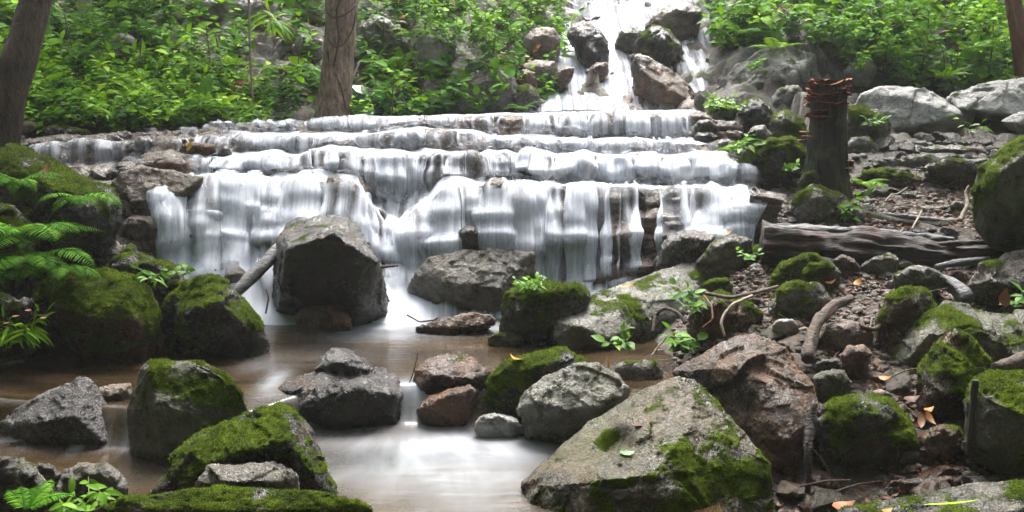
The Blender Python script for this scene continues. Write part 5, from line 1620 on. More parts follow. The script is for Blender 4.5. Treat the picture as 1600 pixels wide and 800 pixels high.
# single plants
fern('fern', 'blue green arching fern on the lip left of the hanging stem', P(322, 196, 11.6), 31, 4, 0.62, (-2.4, -0.5), 1.35, 0.9, tone=.55)
fern('fern', 'large dark fern hanging over the mossy mound at the left edge', P(45, 385, 7.5), 32, 18, 0.66, (-3.4, 0.35), 1.05, 1.6, tone=.68, pl=.28)
fern('fern', 'glossy fern drooping on the right flank of the mossy mound', P(125, 315, 7.75), 33, 9, 0.45, (-2.2, 0.3), 0.7, 1.6, tone=.7)
fern('fern', 'lower fern with long fronds above the broad mossy boulder', P(60, 410, 7.4), 34, 12, 0.60, (-2.8, 0.2), 0.75, 1.5, tone=.65)
fern('fern', 'small fern at top left corner of the mound by the trunk', P(25, 290, 7.85), 35, 10, 0.45, (-3.0, 0.3), 0.8, 1.5, tone=.6)
fern('fern', 'low fern spreading over the shadowed rocks at the far left edge', P(5, 440, 7.3), 134, 12, 0.5, (-2.9, 0.3), 0.85, 1.5, tone=.6)
fern('fern', 'fern with drooping tips right above the flowering grassy plant', P(95, 425, 7.35), 135, 9, 0.42, (-2.9, 0.1), 0.8, 1.6, tone=.62)
fern('fern', 'pale young fern on the mossy wet boulder behind the log', P(1348, 292, 9.5), 36, 5, 0.34, (-2.6, 0.4), 0.9, 1.6, mat=LEAFY, tone=.6)
fern('fern', 'pale fern frond high on the right slope', P(1425, 20, 13.6), 37, 3, 0.55, (-2.6, -0.8), 0.9, 1.5, tone=.75)
fern('fern', 'yellow green fern at the slope foot above the pale boulders', P(1475, 125, 12.9), 38, 6, 0.42, (-3, 0), 1.0, 1.2, mat=LEAFY, tone=.5)
fern('fern', 'dim fern in the shade left of the central trunk', P(408, 150, 12.4), 39, 6, 0.5, (-3, 0), 0.9, 1.3, tone=.4)
fern('fern', 'fern hanging from the bank right of the broad leaved plant', P(690, 150, 12.7), 40, 8, 0.45, (-3, 0), 0.6, 1.5, tone=.5)
fern('fern', 'small dark ferns on the mossy grey rock left of upper cascade', P(815, 172, 12.3), 41, 6, 0.3, (-3.1, 0), 0.8, 1.2, tone=.5)
fern('fern', 'ferny toothed leaves in the bottom left corner', P(40, 800, 4.75), 42, 8, 0.30, (0.0, 2.6), 0.75, 1.0, tone=.6, pl=.3)
for i, (px, py, D, ln) in enumerate([(1165, 60, 13.7, .6), (1215, 85, 13.3, .55), (1330, 50, 13.6, .6), (1405, 95, 13.1, .5), (1460, 50, 13.7, .65), (1520, 85, 13.4, .55), (1560, 30, 14.0, .6), (1255, 30, 14.2, .65)]):
    fern('fern', 'arching fern frond among the shrubs of the right slope', P(px, py, D), 140 + i, 5, ln, (-3.0, -.1), .9, 1.3, mat=[FERN, LEAFY][i % 2], group='ferns on the right slope', tone=.55)
for i, (px, py, D, ln) in enumerate([(110, 150, 11.7, .5), (190, 130, 12.0, .5), (70, 165, 11.4, .45), (360, 110, 12.6, .5), (620, 110, 13.0, .55), (650, 60, 13.4, .5), (240, 60, 12.9, .5), (460, 120, 12.7, .45)]):
    fern('fern', 'arching fern among the undergrowth of the left slope', P(px, py, D), 160 + i, 5, ln, (-3.0, -.1), .9, 1.3, mat=[FERN, LEAFY][i % 2], group='ferns on the left slope', tone=.5)
shrub('sapling', 'bright leafy sprig over the grey stone in the bottom left', None, P(135, 795, 4.85), 43, 5, 8, .09, .16, 'lance', 1.5, .7, SEED, .9, cat='plant')
shrub('broad_leaf_plant', 'plant with a few large round green leaves right of central trunk', None, P(592, 182, 12.2), 44, 4, 4, .26, .34, 'ovate', .95, .6, GLOSSY, .6, cat='plant')
shrub('broad_leaf_plant', 'low yellow green plant at the foot of the central trunk', None, P(560, 182, 12.1), 45, 6, 8, .10, .28, 'ovate', .6, .6, LEAFY, .6, cat='plant')
shrub('palm_sprig', 'drooping palm like sprig with long pointed leaves left of trunk', None, P(425, 38, 12.4), 46, 3, 9, .34, .22, 'lance', .55, .7, LEAFY, 1.2, cat='plant', droop=1.2)
shrub('flowering_plant', 'grassy plant with small pink flowers at the left water edge', None, P(30, 535, 7.0), 47, 12, 8, .17, .22, 'lance', .5, .68, LEAFY, .8, cat='plant', droop=.9)
shrub('leafy_creeper', 'bright leafy creeper draped over the round mossy boulder', None, P(825, 450, 7.6), 48, 34, 9, .062, .10, 'lance', 1.5, .85, SEED, 1.9, cat='plant', droop=1.1)
shrub('seedling', 'bright sprig growing from the dark mossy rock left of the fall', None, P(240, 440, 7.5), 49, 4, 6, .10, .12, 'lance', 1.2, .75, SEED, 1.2, cat='plant', droop=.8)
shrub('seedling', 'tiny green tuft at the right corner of the dark mossy rock', None, P(284, 428, 7.9), 50, 4, 6, .06, .08, 'ovate', .8, .7, SEED, 1.0, cat='plant')
shrub('seedling', 'young plant with upright leaves beside root wrapped rock', None, P(1082, 485, 7.35), 51, 5, 7, .12, .20, 'lance', 1.4, .6, SEED, .8, cat='plant')
shrub('seedling', 'broad green leaf seedling at the waterline below the pale slab', None, P(975, 545, 7.2), 52, 4, 5, .11, .14, 'ovate', .7, .6, SEED, .7, cat='plant')
shrub('seedling', 'leafy seedling between pale slab and pyramid boulder', None, P(1065, 545, 7.2), 53, 6, 6, .12, .16, 'ovate', .7, .5, SEED, .8, cat='plant')
shrub('seedling', 'clump of upright yellow green leaves behind the left end of the log', None, P(1318, 345, 9.1), 54, 6, 7, .13, .24, 'ovate', .5, .75, SEED, .6, cat='plant')
shrub('seedling', 'bright rosette plant with pale leaves on the knoll by the fall', None, P(1148, 235, 10.2), 55, 5, 6, .16, .16, 'lance', 1.3, .85, SEED, .8, cat='plant')
shrub('seedling', 'yellowish sprigs on the dark rock at right end of top lip', None, P(1115, 170, 10.7), 56, 8, 8, .085, .15, 'ovate', .7, .85, SEED, .9, cat='plant')
shrub('seedling', 'sunlit sprig on the dark rock beside the yellowish sprigs', None, P(1145, 172, 10.6), 57, 5, 7, .08, .14, 'ovate', .7, .85, SEED, .9, cat='plant')
shrub('seedling', 'small light green plant on the face of the mossy knoll', None, P(1238, 268, 9.8), 58, 6, 6, .07, .10, 'ovate', .8, .7, SEED, 1.0, cat='plant')
shrub('seedling', 'slender sapling growing in the dark hollow of the pale overhang', None, P(1512, 228, 11.6), 59, 3, 8, .15, .36, 'lance', 1.2, .7, SEED, .4, cat='plant')
shrub('seedling', 'dull mossy sprigs on the rock between stump and pale boulder', None, P(1365, 198, 11.0), 60, 7, 7, .08, .12, 'ovate', .6, .65, SEED, 1.0, cat='plant')
shrub('seedling', 'green sprig at the right edge beside a red brown leaf', None, P(1590, 480, 7.0), 61, 4, 5, .13, .15, 'lance', 1.3, .6, SEED, .8, cat='plant')
shrub('seedling', 'small sprig on the ferny rock by the left end of the log', None, P(1165, 405, 8.4), 62, 4, 6, .07, .12, 'ovate', .7, .7, SEED, .8, cat='plant')
shrub('seedling', 'little green plant on the sloping rock face right of upper cascade', None, P(1175, 110, 12.8), 63, 6, 8, .08, .18, 'ovate', .7, .5, LEAF, .8, cat='plant')
FLOWER = leaf_mat('pink_petal', (0.45, 0.12, 0.10), (0.62, 0.30, 0.22), (0.75, 0.45, 0.35), trans=.3)
fp = [o for o in COL.objects if o.name.startswith('flowering_plant')][0]
for fx, fy in ((25, 495), (44, 486), (68, 498), (10, 506)):
    a = np.arange(6) * 1.047
    V, F, A = leaves(np.zeros((6, 3)), np.stack([np.cos(a), np.sin(a), 0 * a + .5], -1), np.tile([0, 0, 1.0], (6, 1)), .026, 'ovate', 1, np.full(6, .5))
    link('flower', mesh('flower', V, F, A), FLOWER, fp, loc=P(fx, fy, 6.85) - np.array(fp.location))

# ------------------------------------------------------------------ trees, stems, stump, logs, roots
def trunk(name, label, pts, rad, mat, cat='tree', rough=.12, ridge=.12, seg=28, group=None, step=None, crown=None, limbs=True):
    pts = np.array(pts, float)
    base = pts[0].copy()
    root = empty(name, base, label, cat, group)
    V, F = tube(pts - base, rad, seg, step=step or 0.03, rough=rough, ridge=ridge, seed=len(label), nr=14)
    link('trunk', mesh('trunk', V, F), mat, root)
    if crown:
        rg = np.random.default_rng(len(label))
        top = pts[-1] - base
        L = []
        for k in range(5):
            a = k * 2.4 + rg.uniform(-.4, .4)
            end = top + np.array([math.cos(a), math.sin(a), rg.uniform(.25, .9)]) * crown * rg.uniform(.6, 1.0)
            st = top - np.array([0, 0, rg.uniform(0, 1.5)])
            mid = (st + end) / 2 + np.array([0, 0, .25])
            Vb, Fb = tube([st, mid, end], np.array([rad[-1] * .6, rad[-1] * .35, .02]), 8, step=.12, rough=.1)
            link('branch', mesh('branch', Vb, Fb), mat, root)
            m = 70
            c = end + rg.normal(0, .33 * crown, (m, 3)) * np.array([1, 1, .55])
            L.append(leaves(c, rg.normal(0, 1, (m, 3)), np.array([0, 0, 1.0]) + rg.normal(0, .4, (m, 3)), rg.uniform(.14, .26, m), 'ovate', .7, .45 + rg.normal(0, .15, m)))
        V, F, A = merge(L)
        link('crown', mesh('crown', V, F, A), LEAF, root)
    return root


trunk('tree', 'dark leaning tree trunk at the left frame edge', [P(-12, 240, 9.4), P(3, 200, 9.42), P(14, 150, 9.45), P(28, 100, 9.5), P(44, 50, 9.6), P(56, 0, 9.7), P(75, -80, 9.8), P(110, -220, 10.0), P(130, -520, 10.2)],
      np.array([.20, .165, .15, .15, .145, .14, .135, .12, .10]), DARKBARK, crown=1.3)
trunk('tree', 'thick rough brown tree trunk with creeping roots left of the bright shrubs', [P(519, 195, 12.2), P(520, 180, 12.2), P(524, 150, 12.2), P(527, 100, 12.25), P(531, 50, 12.3), P(535, 0, 12.35), P(540, -120, 12.5), P(548, -300, 12.7), P(550, -560, 12.9)],
      np.array([.30, .235, .205, .185, .185, .19, .18, .15, .11]), BARK, crown=1.5, ridge=.2)
_tt = [o for o in COL.objects if o.get('label', '').startswith('thick rough brown')][0]
for k, (pts, r) in enumerate([([(505, 175), (512, 130), (522, 100), (530, 60), (525, 20), (535, -20)], .012), ([(512, 20), (525, 30), (540, 22), (556, 8)], .014), ([(512, 60), (522, 75), (538, 70), (552, 45), (556, 20)], .010), ([(540, 170), (532, 130), (516, 110), (512, 80)], .010)]):
    q = np.array([P(a, b, 12.03 + .0006 * (a - 530) ** 2 * .35) for a, b in pts]) - np.array(_tt.location)
    V, F = tube(q, r, 6, step=.03, rough=.2, seed=k)
    link('creeping_root', mesh('creeping_root', V, F), DARKBARK, _tt)
trunk('tree', 'pale straight trunk at the top of the left slope', [P(133, 30, 13.3), P(132, 0, 13.4), P(132, -120, 13.5), P(134, -420, 13.7)], np.array([.085, .085, .08, .06]), PALEBARK, rough=.05, ridge=.05, seg=14, crown=1.0)
trunk('tree', 'tan straight trunk left of layered ledge at top of slope', [P(273, 32, 13.6), P(273, 0, 13.7), P(274, -120, 13.8), P(272, -430, 14)], np.array([.092, .09, .085, .06]), PALEBARK, rough=.05, ridge=.05, seg=14, crown=1.0)
trunk('tree', 'slim brown trunk close to the left of the thick central trunk', [P(486, 35, 13.8), P(488, 0, 13.9), P(492, -140, 14.1), P(494, -430, 14.4)], np.array([.085, .08, .07, .05]), BARK, seg=14, crown=.9)
trunk('tree', 'thin grey trunk at the top between pale and tan trunks', [P(226, 20, 14.2), P(222, -20, 14.3), P(218, -400, 14.6)], np.array([.12, .12, .08]), DARKBARK, seg=14, crown=1.0)
trunk('tree', 'reddish brown leaning trunk at the top right corner', [P(1594, 118, 13.2), P(1588, 60, 13.2), P(1577, 0, 13.3), P(1560, -120, 13.5), P(1545, -400, 13.8)], np.array([.07, .065, .06, .06, .05]), REDBARK, seg=14, crown=1.0)
trunk('tree', 'second red trunk crossing at the right frame edge', [P(1612, 95, 13.0), P(1598, 45, 13.0), P(1588, 0, 13.1), P(1578, -150, 13.2), P(1580, -400, 13.3)], np.array([.07, .065, .06, .06, .05]), REDBARK, seg=14, crown=.9)


rgc = np.random.default_rng(321)
for k, (x, y, zt, cr) in enumerate([(-5.5, 1.5, 8.5, 2.6), (5.5, 1.0, 8.5, 2.6), (-2.2, -2.5, 8.0, 2.8), (2.4, -2.8, 8.5, 2.8), (0.2, -5.0, 11.0, 3.0), (-7.0, 4.8, 9.5, 2.4), (7.2, 5.0, 9.5, 2.4)]):  # unseen trees beside and behind the camera, added to block sky light
    gz = float(ground(x, y)) - .1
    root = empty('unseen_shade_tree', (x, y, gz), 'unseen broad crowned tree added to shade the stream', 'tree', 'unseen trees added for shade')
    V, F = tube([(0, 0, 0), (.1, .15, 2.0), (-.05, .3, (zt - gz) * .6), (0, .5, zt - gz)], [.26, .2, .16, .08], 16, step=.12, rough=.12, ridge=.15, seed=k, nr=14)
    link('trunk', mesh('trunk', V, F), BARK, root)
    m = 1700
    cl = rgc.normal(0, 1, (34, 3)) * np.array([cr * .55, cr * .5, 1.0])
    c = np.array([0, .5, zt - gz]) + cl[rgc.integers(0, 34, m)] + rgc.normal(0, .42, (m, 3))
    V, F, A = leaves(c, rgc.normal(0, 1, (m, 3)), np.array([0, 0, 1.0]) + rgc.normal(0, .5, (m, 3)), rgc.uniform(.26, .46, m), 'ovate', .8, .45 + rgc.normal(0, .15, m))
    link('crown', mesh('crown', V, F, A), LEAF, root)


def stick(name, label, pts, rad, mat=TWIG, cat='branch', group=None, rough=.15, seg=7, ridge=.1):
    pts = np.array(pts, float)
    b = pts[0].copy()
    if np.mean(rad) > .016:
        rough, ridge, seg = max(rough, .34), max(ridge, .3), max(seg, 16)
    V, F = tube(pts - b, rad, seg, step=max(.008, float(np.mean(rad)) * 1.2), rough=rough, ridge=ridge, seed=len(label))
    return tag(link(name, mesh(name, V, F), mat, loc=b), label, cat, group)


stick('hanging_stem', 'thin tan hanging stem in front of the left slope', [P(388, -60, 11.9), P(389, 0, 11.9), P(391, 90, 11.9), P(396, 186, 11.9)], .014, PALEBARK, 'vine')
stick('hanging_stem', 'dark dead twig standing by the layered grey ledge', [P(336, 50, 12.7), P(342, 80, 12.6), P(344, 104, 12.5)], .010, TWIG, 'twig')
stick('twig', 'bare twig leaning right of the central trunk', [P(543, 145, 12.0), P(552, 120, 12.0), P(562, 96, 12.1)], .012, PALEBARK, 'twig')
stick('twig', 'upright stem right of the broad leaved plant', [P(614, 182, 12.0), P(613, 150, 12.05), P(616, 120, 12.1)], .007, TWIG, 'twig')
stick('twig', 'fallen twig on the bank left of the big mossy boulder', [P(618, 132, 12.3), P(632, 160, 12.2), P(652, 180, 12.2)], .008, TWIG, 'twig')
stick('branch', 'grey wet branch sloping behind the big dark boulder', [P(362, 462, 8.35), P(385, 442, 8.45), P(410, 415, 8.6), P(440, 388, 8.8)], np.array([.035, .055, .06, .055]), GREYWOOD, 'branch', ridge=.2, seg=12)
stick('twig', 'black twig pointing right from the big dark boulder', [P(590, 418, 8.4), P(608, 416, 8.3), P(622, 415, 8.25)], np.array([.014, .012, .008]), TWIG, 'twig')
stick('twig', 'thin bent twig in the foam by the low flat stone', [P(636, 492, 8.2), P(655, 503, 8.15), P(680, 500, 8.1), P(684, 496, 8.1)], .007, TWIG, 'twig')
stick('twig', 'thin upright twig beside the small chute', [P(640, 598, 6.6), P(648, 575, 6.6), P(653, 551, 6.6)], .004, TWIG, 'twig')
stick('twig', 'thin twig lying on the left of the big dark boulder base', [P(415, 490, 8.2), P(420, 465, 8.25), P(416, 452, 8.3)], .008, TWIG, 'twig')
for i, (a, b, D, r) in enumerate([((1490, 118), (1497, 70), 13.2, .008), ((1476, 118), (1468, 60), 13.2, .006), ((1545, 115), (1552, 20), 13.3, .010), ((1290, 120), (1302, 40), 13.0, .007), ((1385, 125), (1377, 30), 13.1, .008), ((1440, 110), (1452, 10), 13.4, .009)]):
    stick('bare_sapling', 'thin bare stem rising through the shrubs of the right slope', [P(*a, D), P((a[0] + b[0]) / 2 + 3, (a[1] + b[1]) / 2, D + .05), P(*b, D + .2)], r, TWIG, 'stem', 'thin stems on the right slope', seg=5)
for i, (a, b, D, r) in enumerate([((205, 150), (222, 60), 12.0, .008), ((330, 160), (322, 40), 12.4, .007), ((120, 130), (100, 20), 12.0, .008), ((660, 150), (640, 60), 12.6, .008), ((455, 150), (470, 60), 12.5, .007), ((760, 110), (690, 150), 12.5, .009), ((600, 30), (590, 120), 12.9, .007)]):
    stick('bare_sapling', 'thin bare stem rising through the undergrowth of the left slope', [P(*a, D), P((a[0] + b[0]) / 2 + 3, (a[1] + b[1]) / 2, D + .05), P(*b, D + .2)], r, TWIG, 'stem', 'thin stems on the left slope', seg=5)
# roots over the right bank
stick('root', 'curved brown root arching over the right bank stones', [P(1262, 562, 6.6), P(1266, 530, 6.75), P(1278, 500, 6.9), P(1300, 478, 7.1), P(1330, 466, 7.3)], np.array([.045, .042, .04, .038, .03]), TWIG, 'root', seg=12, rough=.25)
stick('root', 'snaking dark root between curved root and mossy stone', [P(1345, 500, 7.0), P(1348, 512, 6.9), P(1362, 516, 6.9), P(1378, 508, 6.95), P(1372, 492, 7.1)], .018, TWIG, 'root', seg=8)
stick('root', 'thick smooth grey root running below the log to the right', [P(1390, 445, 7.6), P(1430, 432, 7.7), P(1470, 436, 7.6), P(1500, 452, 7.5), P(1512, 470, 7.4)], np.array([.03, .045, .05, .06, .06]), GREYWOOD, 'root', seg=12, rough=.2)
stick('root', 'straight grey wood lying against the right end of the log', [P(1462, 417, 7.9), P(1500, 410, 7.95), P(1545, 406, 8.0)], np.array([.022, .03, .028]), GREYWOOD, 'branch', seg=10)
stick('root', 'long thin root draped over the root wrapped rock', [P(1102, 458, 7.35), P(1140, 466, 7.2), P(1165, 460, 7.3), P(1190, 455, 7.5), P(1215, 448, 7.6)], .015, TWIG, 'root', seg=7)
stick('root', 'pale forked root hanging down the root wrapped rock', [P(1175, 462, 7.25), P(1145, 475, 7.1), P(1132, 490, 7.05), P(1126, 505, 7.0), P(1132, 525, 6.95)], .011, PALEBARK, 'root', seg=7)
stick('root', 'reddish rootlet looping left of the pale forked root', [P(1100, 462, 7.3), P(1112, 478, 7.1), P(1114, 500, 7.0), P(1098, 512, 7.0)], .008, REDBARK, 'root', seg=6)
stick('root', 'dark root arch beside the pale slab', [P(1020, 520, 7.4), P(1024, 490, 7.5), P(1040, 480, 7.5), P(1062, 490, 7.4), P(1070, 505, 7.3)], .014, TWIG, 'root', seg=7)
stick('branch', 'bare brown branch stub entering at the right frame edge', [P(1640, 552, 6.3), P(1600, 560, 6.2), P(1556, 576, 6.0)], np.array([.05, .045, .036]), TWIG, 'branch', seg=12)
stick('stake', 'rotten dark stake between pyramid and round mossy boulder', [P(1262, 770, 5.45), P(1263, 700, 5.5), P(1267, 660, 5.6), P(1272, 630, 5.62)], np.array([.014, .024, .033, .012]), ROTTEN, 'stake', seg=14, ridge=.5, rough=.3)
stick('stake', 'mossy cut stake with orange top before the right edge boulder', [P(1510, 712, 5.25), P(1518, 660, 5.28), P(1524, 594, 5.3)], np.array([.008, .014, .020]), STUMPWOOD, 'stake', seg=12, ridge=.3)
stick('twig', 'pale dry stalk at the water edge below the seedlings', [P(1018, 556, 7.0), P(1030, 540, 7.05), P(1042, 526, 7.1)], .007, PALEBARK, 'twig')
stick('twig', 'broken pale stick leaning on the ledge right of the log plants', [P(1425, 358, 8.7), P(1432, 345, 8.8), P(1440, 330, 9.0)], .010, PALEBARK, 'twig')
stick('twig', 'brown forked stick by the big smooth boulder', [P(1500, 345, 8.8), P(1512, 320, 8.9), P(1508, 300, 9.0), P(1514, 290, 9.0)], np.array([.022, .018, .014, .008]), PALEBARK, 'twig')
for i, (a, b, D) in enumerate([((1260, 690), (1300, 745), 5.5), ((1250, 760), (1330, 750), 5.4), ((1300, 770), (1375, 752), 5.45), ((1420, 470), (1480, 450), 7.3), ((1330, 545), (1390, 560), 6.6), ((1390, 590), (1440, 575), 6.3), ((1220, 545), (1270, 530), 6.9), ((1155, 470), (1260, 445), 7.6)]):
    stick('twig', 'thin dead twig lying on the rubble of the right bank', [P(*a, D), P((a[0] + b[0]) / 2, (a[1] + b[1]) / 2 - 4, D + .03), P(*b, D + .08)], .006, TWIG, 'twig', 'dead twigs on the right bank', seg=5)

for i in range(34):
    while True:
        x, y = rgs.uniform(1.0, 4.6), rgs.uniform(5.4, 9.6)
        if 0.2 < x / y < 0.55 and ground(x, y) > 0.03:
            break
    a, ln = rgs.uniform(0, 6.28), rgs.uniform(.15, .5)
    g = lambda f: np.array([x + math.cos(a) * ln * f, y + math.sin(a) * ln * f, float(ground(x + math.cos(a) * ln * f, y + math.sin(a) * ln * f)) + .04])
    stick('twig', 'thin dead twig lying on the rubble of the right bank', [g(0), g(.35) + rgs.normal(0, .02, 3), g(.7) + rgs.normal(0, .02, 3), g(1) + [0, 0, .03]], rgs.uniform(.004, .010), [TWIG, PALEBARK, TWIG][i % 3], 'twig', 'dead twigs on the right bank', seg=5)
# rotten log
lg = empty('rotten_log', P(1192, 385, 8.45), 'long black rotten log lying across the right bank', 'log')
lb = np.array(P(1192, 385, 8.45))
V, F = tube(np.array([P(1190, 380, 8.5), P(1260, 384, 8.45), P(1340, 387, 8.4), P(1400, 394, 8.35), P(1440, 398, 8.3), P(1500, 400, 8.3), P(1570, 396, 8.25), P(1640, 392, 8.2)]) - lb, np.array([.155, .165, .165, .15, .13, .085, .06, .04]), 48, step=.015, rough=.34, ridge=.42, seed=4, nr=11)
link('log_body', mesh('log_body', V, F), ROTTEN, lg)
V, F = tube(np.array([P(1200, 358, 8.5), P(1280, 360, 8.42), P(1360, 366, 8.4), P(1430, 372, 8.42), P(1490, 374, 8.4)]) - lb, np.array([.03, .045, .05, .05, .02]), 14, step=.02, rough=.35, ridge=.4, seed=5)
link('bark_strip', mesh('bark_strip', V, F), GREYWOOD, lg)
V, F = tube(np.array([P(1450, 384, 8.3), P(1500, 380, 8.25), P(1562, 378, 8.25)]) - lb, np.array([.02, .03, .015]), 12, step=.02, rough=.35, ridge=.4, seed=6)
link('splinter', mesh('splinter', V, F), ROTTEN, lg)
stick('log', 'mossy log lying behind the rotten one', [P(1340, 335, 9.3), P(1380, 346, 9.2), P(1430, 352, 9.1), P(1480, 352, 9.05)], np.array([.05, .06, .06, .05]), STUMPWOOD, 'log', seg=14, rough=.2)
stick('branch', 'short grey branch on the slab of the mossy log', [P(1372, 334, 9.25), P(1430, 340, 9.1), P(1482, 346, 9.05)], np.array([.02, .022, .018]), GREYWOOD, 'branch', seg=8)

# stump with bracket fungi
SB = P(1292, 300, 9.7)
sr = empty('tree_stump', SB, 'dark standing stump crusted with orange bracket fungi', 'tree stump')
STP = np.array([P(1292, 310, 9.7), P(1292, 270, 9.7), P(1293, 210, 9.7), P(1293, 160, 9.7), P(1293, 124, 9.7)]) - SB
SRD = np.array([.235, .20, .172, .165, .160])
V, F = tube(STP, SRD, 64, step=.015, rough=.16, ridge=.24, seed=2, nr=22)
link('trunk', mesh('trunk', V, F), STUMPWOOD, sr)


def bracket_mesh():
    n, m = 13, 6
    a = np.linspace(-1.45, 1.45, n)
    r = np.linspace(0, 1, m)
    A, Rr = np.meshgrid(a, r, indexing='ij')
    rr = Rr * (1 + .12 * np.cos(A * 5))
    X, Y = rr * np.cos(A), rr * np.sin(A)
    top = np.stack([X, Y, .10 * (1 - Rr ** 2) + .05 * np.cos(A * 7) * Rr], -1).reshape(-1, 3)
    bot = np.stack([X * .96, Y * .96, -.16 * (1 - Rr) - .04 + .05 * np.cos(A * 7) * Rr], -1).reshape(-1, 3)
    q = grid_faces(n, m)
    e = np.arange(n) * m + m - 1
    rim = np.stack([e[:-1], e[:-1] + n * m, e[1:] + n * m, e[1:]], -1)
    V = np.concatenate([top, bot])
    return mesh('bracket_fungus', V, [np.concatenate([q[:, ::-1], q + n * m, rim])], {'tone': np.concatenate([Rr.ravel(), Rr.ravel() * .4])})


FUNG = leaf_mat('bracket_fungus', (0.018, 0.006, 0.003), (0.100, 0.025, 0.009), (0.25, 0.075, 0.028), rough=.85, trans=.05, spec=.3)
bme = bracket_mesh()
bme.materials.append(FUNG)
rgf = np.random.default_rng(9)
for k in range(94):
    h = .98 - rgf.random() ** 2.0 * .52 if k > 34 else rgf.uniform(.93, 1.0)
    az = rgf.uniform(-math.pi, math.pi) if k < 50 else rgf.uniform(-3.3, -1.3)
    if h < .8:
        az = rgf.uniform(-3.4, -1.5)
    if k < 52:
        h, az = .995 - rgf.random() ** 1.5 * .24, rgf.uniform(-3.6, .4)
        _ch, _ca = .72, -2.6
    elif k % 7:
        h, az = _ch + rgf.normal(0, .018), _ca + rgf.normal(0, .30)
    else:
        _ch, _ca = h, az
    h = min(h, .995)
    c = STP[0] + (STP[-1] - STP[0]) * h
    r = np.interp(h, [0, .2, .55, .8, 1], SRD)
    o = bpy.data.objects.new('bracket_fungus', bme)
    COL.objects.link(o)
    o.parent = sr
    s = rgf.uniform(.036, .072)
    o.location = c + np.array([math.cos(az) * r * .95, math.sin(az) * r * .95, 0])
    o.rotation_euler = (rgf.normal(0, .14), rgf.normal(-.05, .14), az)
    o.scale = (s * rgf.uniform(.7, 1.1), s * rgf.uniform(.9, 1.4), s * rgf.uniform(.8, 1.7))
for k, (px, py) in enumerate([(1258, 205), (1255, 218), (1262, 212), (1325, 250), (1322, 262)]):
    o = bpy.data.objects.new('bracket_fungus', bme)
    COL.objects.link(o)
    o.parent = sr
    q = P(px, py, 9.58) - SB
    o.location = q
    o.rotation_euler = (0, .1, -2.6 if px < 1290 else -.6)
    o.scale = (.055, .06, .04)

# ------------------------------------------------------------------ fallen leaves
LSH = {}


def fallen_leaf(label, loc, ln, mat, az, tilt=(0, 0), kind='ovate', wid=.9, tone=.6, group=None, curl=1.6):
    key = (mat.name, kind, round(tone, 1))
    if key not in LSH:
        V, F, A = leaves(np.zeros((1, 3)), np.array([[1.0, 0, 0]]), np.array([[0, 0, 1.0]]), 1.0, kind, wid, np.array([tone]), -curl)
        me = mesh('fallen_leaf', V, F, A)
        me.materials.append(mat)
        LSH[key] = me
    o = bpy.data.objects.new('fallen_leaf', LSH[key])
    COL.objects.link(o)
    o.location = loc
    o.scale = (ln,) * 3
    o.rotation_euler = (tilt[0], tilt[1], az)
    return tag(o, label, 'leaf', group)


def top_of(key, px, py, D):
    """drop a point onto a boulder: nearest surface point seen along this ray"""
    o, V, F, Nn = ROCKS[key]
    ray = P(px, py, 1.0) - np.array([0, 0, CAM_H])
    ray = unit(ray)
    rel = V - np.array([0, 0, CAM_H])
    t = rel @ ray
    off = np.linalg.norm(rel - t[:, None] * ray, axis=1)
    c = np.where(off < 0.03)[0]
    i = c[np.argmin(t[c])] if len(c) else np.argmin(off)
    return V[i] + Nn[i] * 0.012


fallen_leaf('yellow leaf lying on the mossy boulder mid stream', top_of('midmoss', 818, 556, 6.5), .11, YELLOW, 2.6, (.2, .1), tone=.6)
fallen_leaf('curled brown leaf on the mossy boulder mid stream', top_of('midmoss', 858, 582, 6.4), .10, DEADLEAF, .7, (.5, .2), tone=.6)
fallen_leaf('green leaf lying on the huge foreground boulder', top_of('giant', 970, 702, 5.2), .09, GLOSSY, .3, (.1, .1), tone=.9, curl=.6)
fallen_leaf('small brown leaf on the huge foreground boulder', top_of('giant', 1000, 660, 5.4), .07, DEADLEAF, 1.9, (.1, .2), tone=.4)
fallen_leaf('orange leaf standing between small flat grey stone and pale boulder', P(950, 576, 6.6), .08, YELLOW, 1.2, (0, -1.1), 'lance', tone=.1)
fallen_leaf('yellow leaf on the wet brown ledge stone', P(292, 236, 9.9), .12, YELLOW, 1.0, (.3, -.9), 'lance', 1.6, tone=.9)
fallen_leaf('orange leaf on the glistening grey rock by the right fall', P(1125, 364, 8.45), .11, DEADLEAF, .1, (.2, 0), tone=.9)
fallen_leaf('yellow leaf lying on the upper end of the pale slab', top_of('slab', 965, 444, 8.2), .14, YELLOW, .2, (.2, .1), 'lance', 1.5, tone=.7)
fallen_leaf('orange leaf on the rubble under the rotten log', P(1287, 440, 7.75), .10, DEADLEAF, .2, (.1, .1), tone=.85)
fallen_leaf('yellow leaf on the stone below the rotten log', P(1335, 445, 7.7), .09, YELLOW, .6, (.3, -.4), tone=.4)
fallen_leaf('orange leaf in the rubble above the round mossy boulder', P(1372, 588, 6.3), .085, YELLOW, -.5, (.3, .1), tone=.1)
fallen_leaf('red brown leaf at the edge of the round mossy boulder', P(1412, 622, 5.9), .10, DEADLEAF, .1, (.3, .1), tone=.4)
fallen_leaf('brown crumpled leaf hanging beside the small moss capped stone', P(1438, 645, 5.6), .11, DEADLEAF, -1.7, (.4, .9), 'lance', 1.6, tone=.6)
fallen_leaf('tan crumpled leaf tip beside the small moss capped stone', P(1448, 640, 5.58), .10, DEADLEAF, -1.2, (.2, 1.0), 'lance', 1.6, tone=.8)
fallen_leaf('orange leaf on top of the crumpled brown ones', P(1444, 640, 5.6), .07, YELLOW, .4, (.2, .1), tone=.2)
fallen_leaf('orange leaf in the dark hollow at the bottom', P(1300, 790, 5.1), .13, DEADLEAF, .2, (.3, .1), tone=.95)
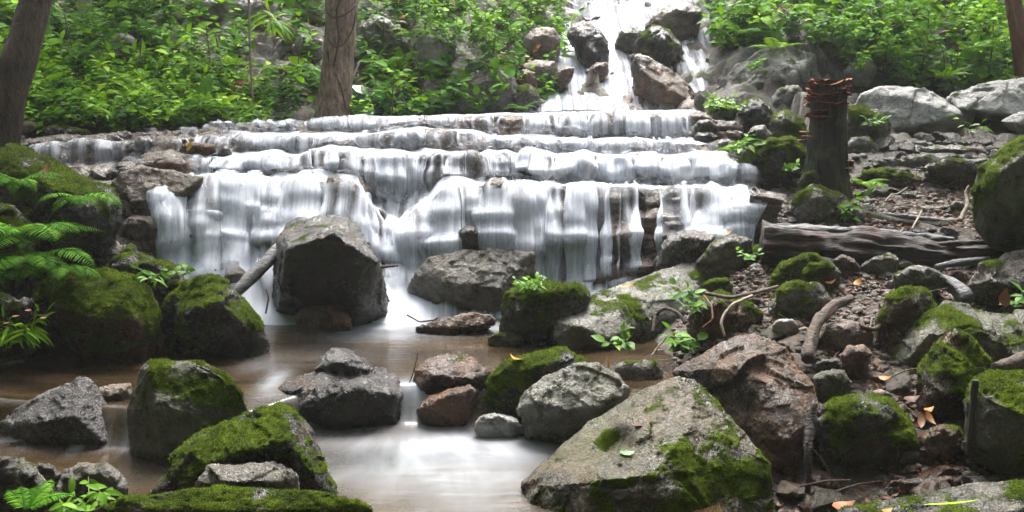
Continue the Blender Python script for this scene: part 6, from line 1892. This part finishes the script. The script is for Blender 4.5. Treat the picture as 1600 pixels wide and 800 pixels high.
fallen_leaf('brown leaf at the dry lower left of the mossy mound', P(60, 272, 7.95), .13, DEADLEAF, .8, (.2, -.5), tone=.7)
fallen_leaf('red leaf beside the sprig at the right edge', P(1572, 480, 6.9), .14, DEADLEAF, 1.4, (.2, -.9), tone=.35)
fallen_leaf('long yellow blade lying on the bottom right slab', P(1440, 788, 4.5), .30, LEAFY, .05, (0, -.02), 'lance', .25, tone=.95, curl=.2)
fallen_leaf('yellow leaf at the lower edge of the bottom right slab', P(1378, 798, 4.5), .06, YELLOW, .3, (.1, .1), tone=.4)
for i in range(190):
    while True:
        x, y = rgs.uniform(1.0, 4.5), rgs.uniform(5.3, 9.2)
        if on_bank(x, y):
            break
    fallen_leaf('dead leaf fallen on the rubble of the right bank', (x, y, float(ground(x, y)) + .03), rgs.uniform(.035, .075), DEADLEAF, rgs.uniform(0, 6.28), (rgs.normal(0, .35), rgs.normal(0, .35)), ['ovate', 'lance'][i % 2], tone=[.3, .5, .7, .9][i % 4], group='dead leaves on the right bank')

_c = scatter(rgp, 4800, 0.9, 4.7, 5.2, 10.3, lambda x, y: (x / y > 0.19) & (x / y < 0.58))
_m = len(_c)
_az = rgp.uniform(0, 6.28, _m)
V, F, A = leaves(np.c_[_c, ground(_c[:, 0], _c[:, 1]) + rgp.uniform(.01, .035, _m)], np.stack([np.cos(_az), np.sin(_az), rgp.normal(0, .2, _m)], -1), np.array([0, 0, 1.0]) + rgp.normal(0, .35, (_m, 3)), rgp.uniform(.022, .065, _m), 'lance', 1.6, rgp.uniform(.05, .75, _m), -1.2)
tag(link('leaf_litter', mesh('leaf_litter', V, F, A), DEADLEAF), kind='stuff')

# ------------------------------------------------------------------ air
if HAZE:
    hm, t = new_mat('haze_air')
    n = N(t)
    pv = n('ShaderNodeVolumePrincipled', {'Color': (0.93, 0.96, 1.0, 1), 'Density': HAZE, 'Anisotropy': 0.3})
    t.links.new(pv.outputs[0], n('ShaderNodeOutputMaterial').inputs['Volume'])
    bm = bmesh.new()
    bmesh.ops.create_cube(bm, size=1)
    me = bpy.data.meshes.new('haze')
    bm.to_mesh(me)
    bm.free()
    h = link('haze', me, hm, loc=(0, 9, 22))
    h.scale = (90, 90, 52)
    h['kind'] = 'stuff'
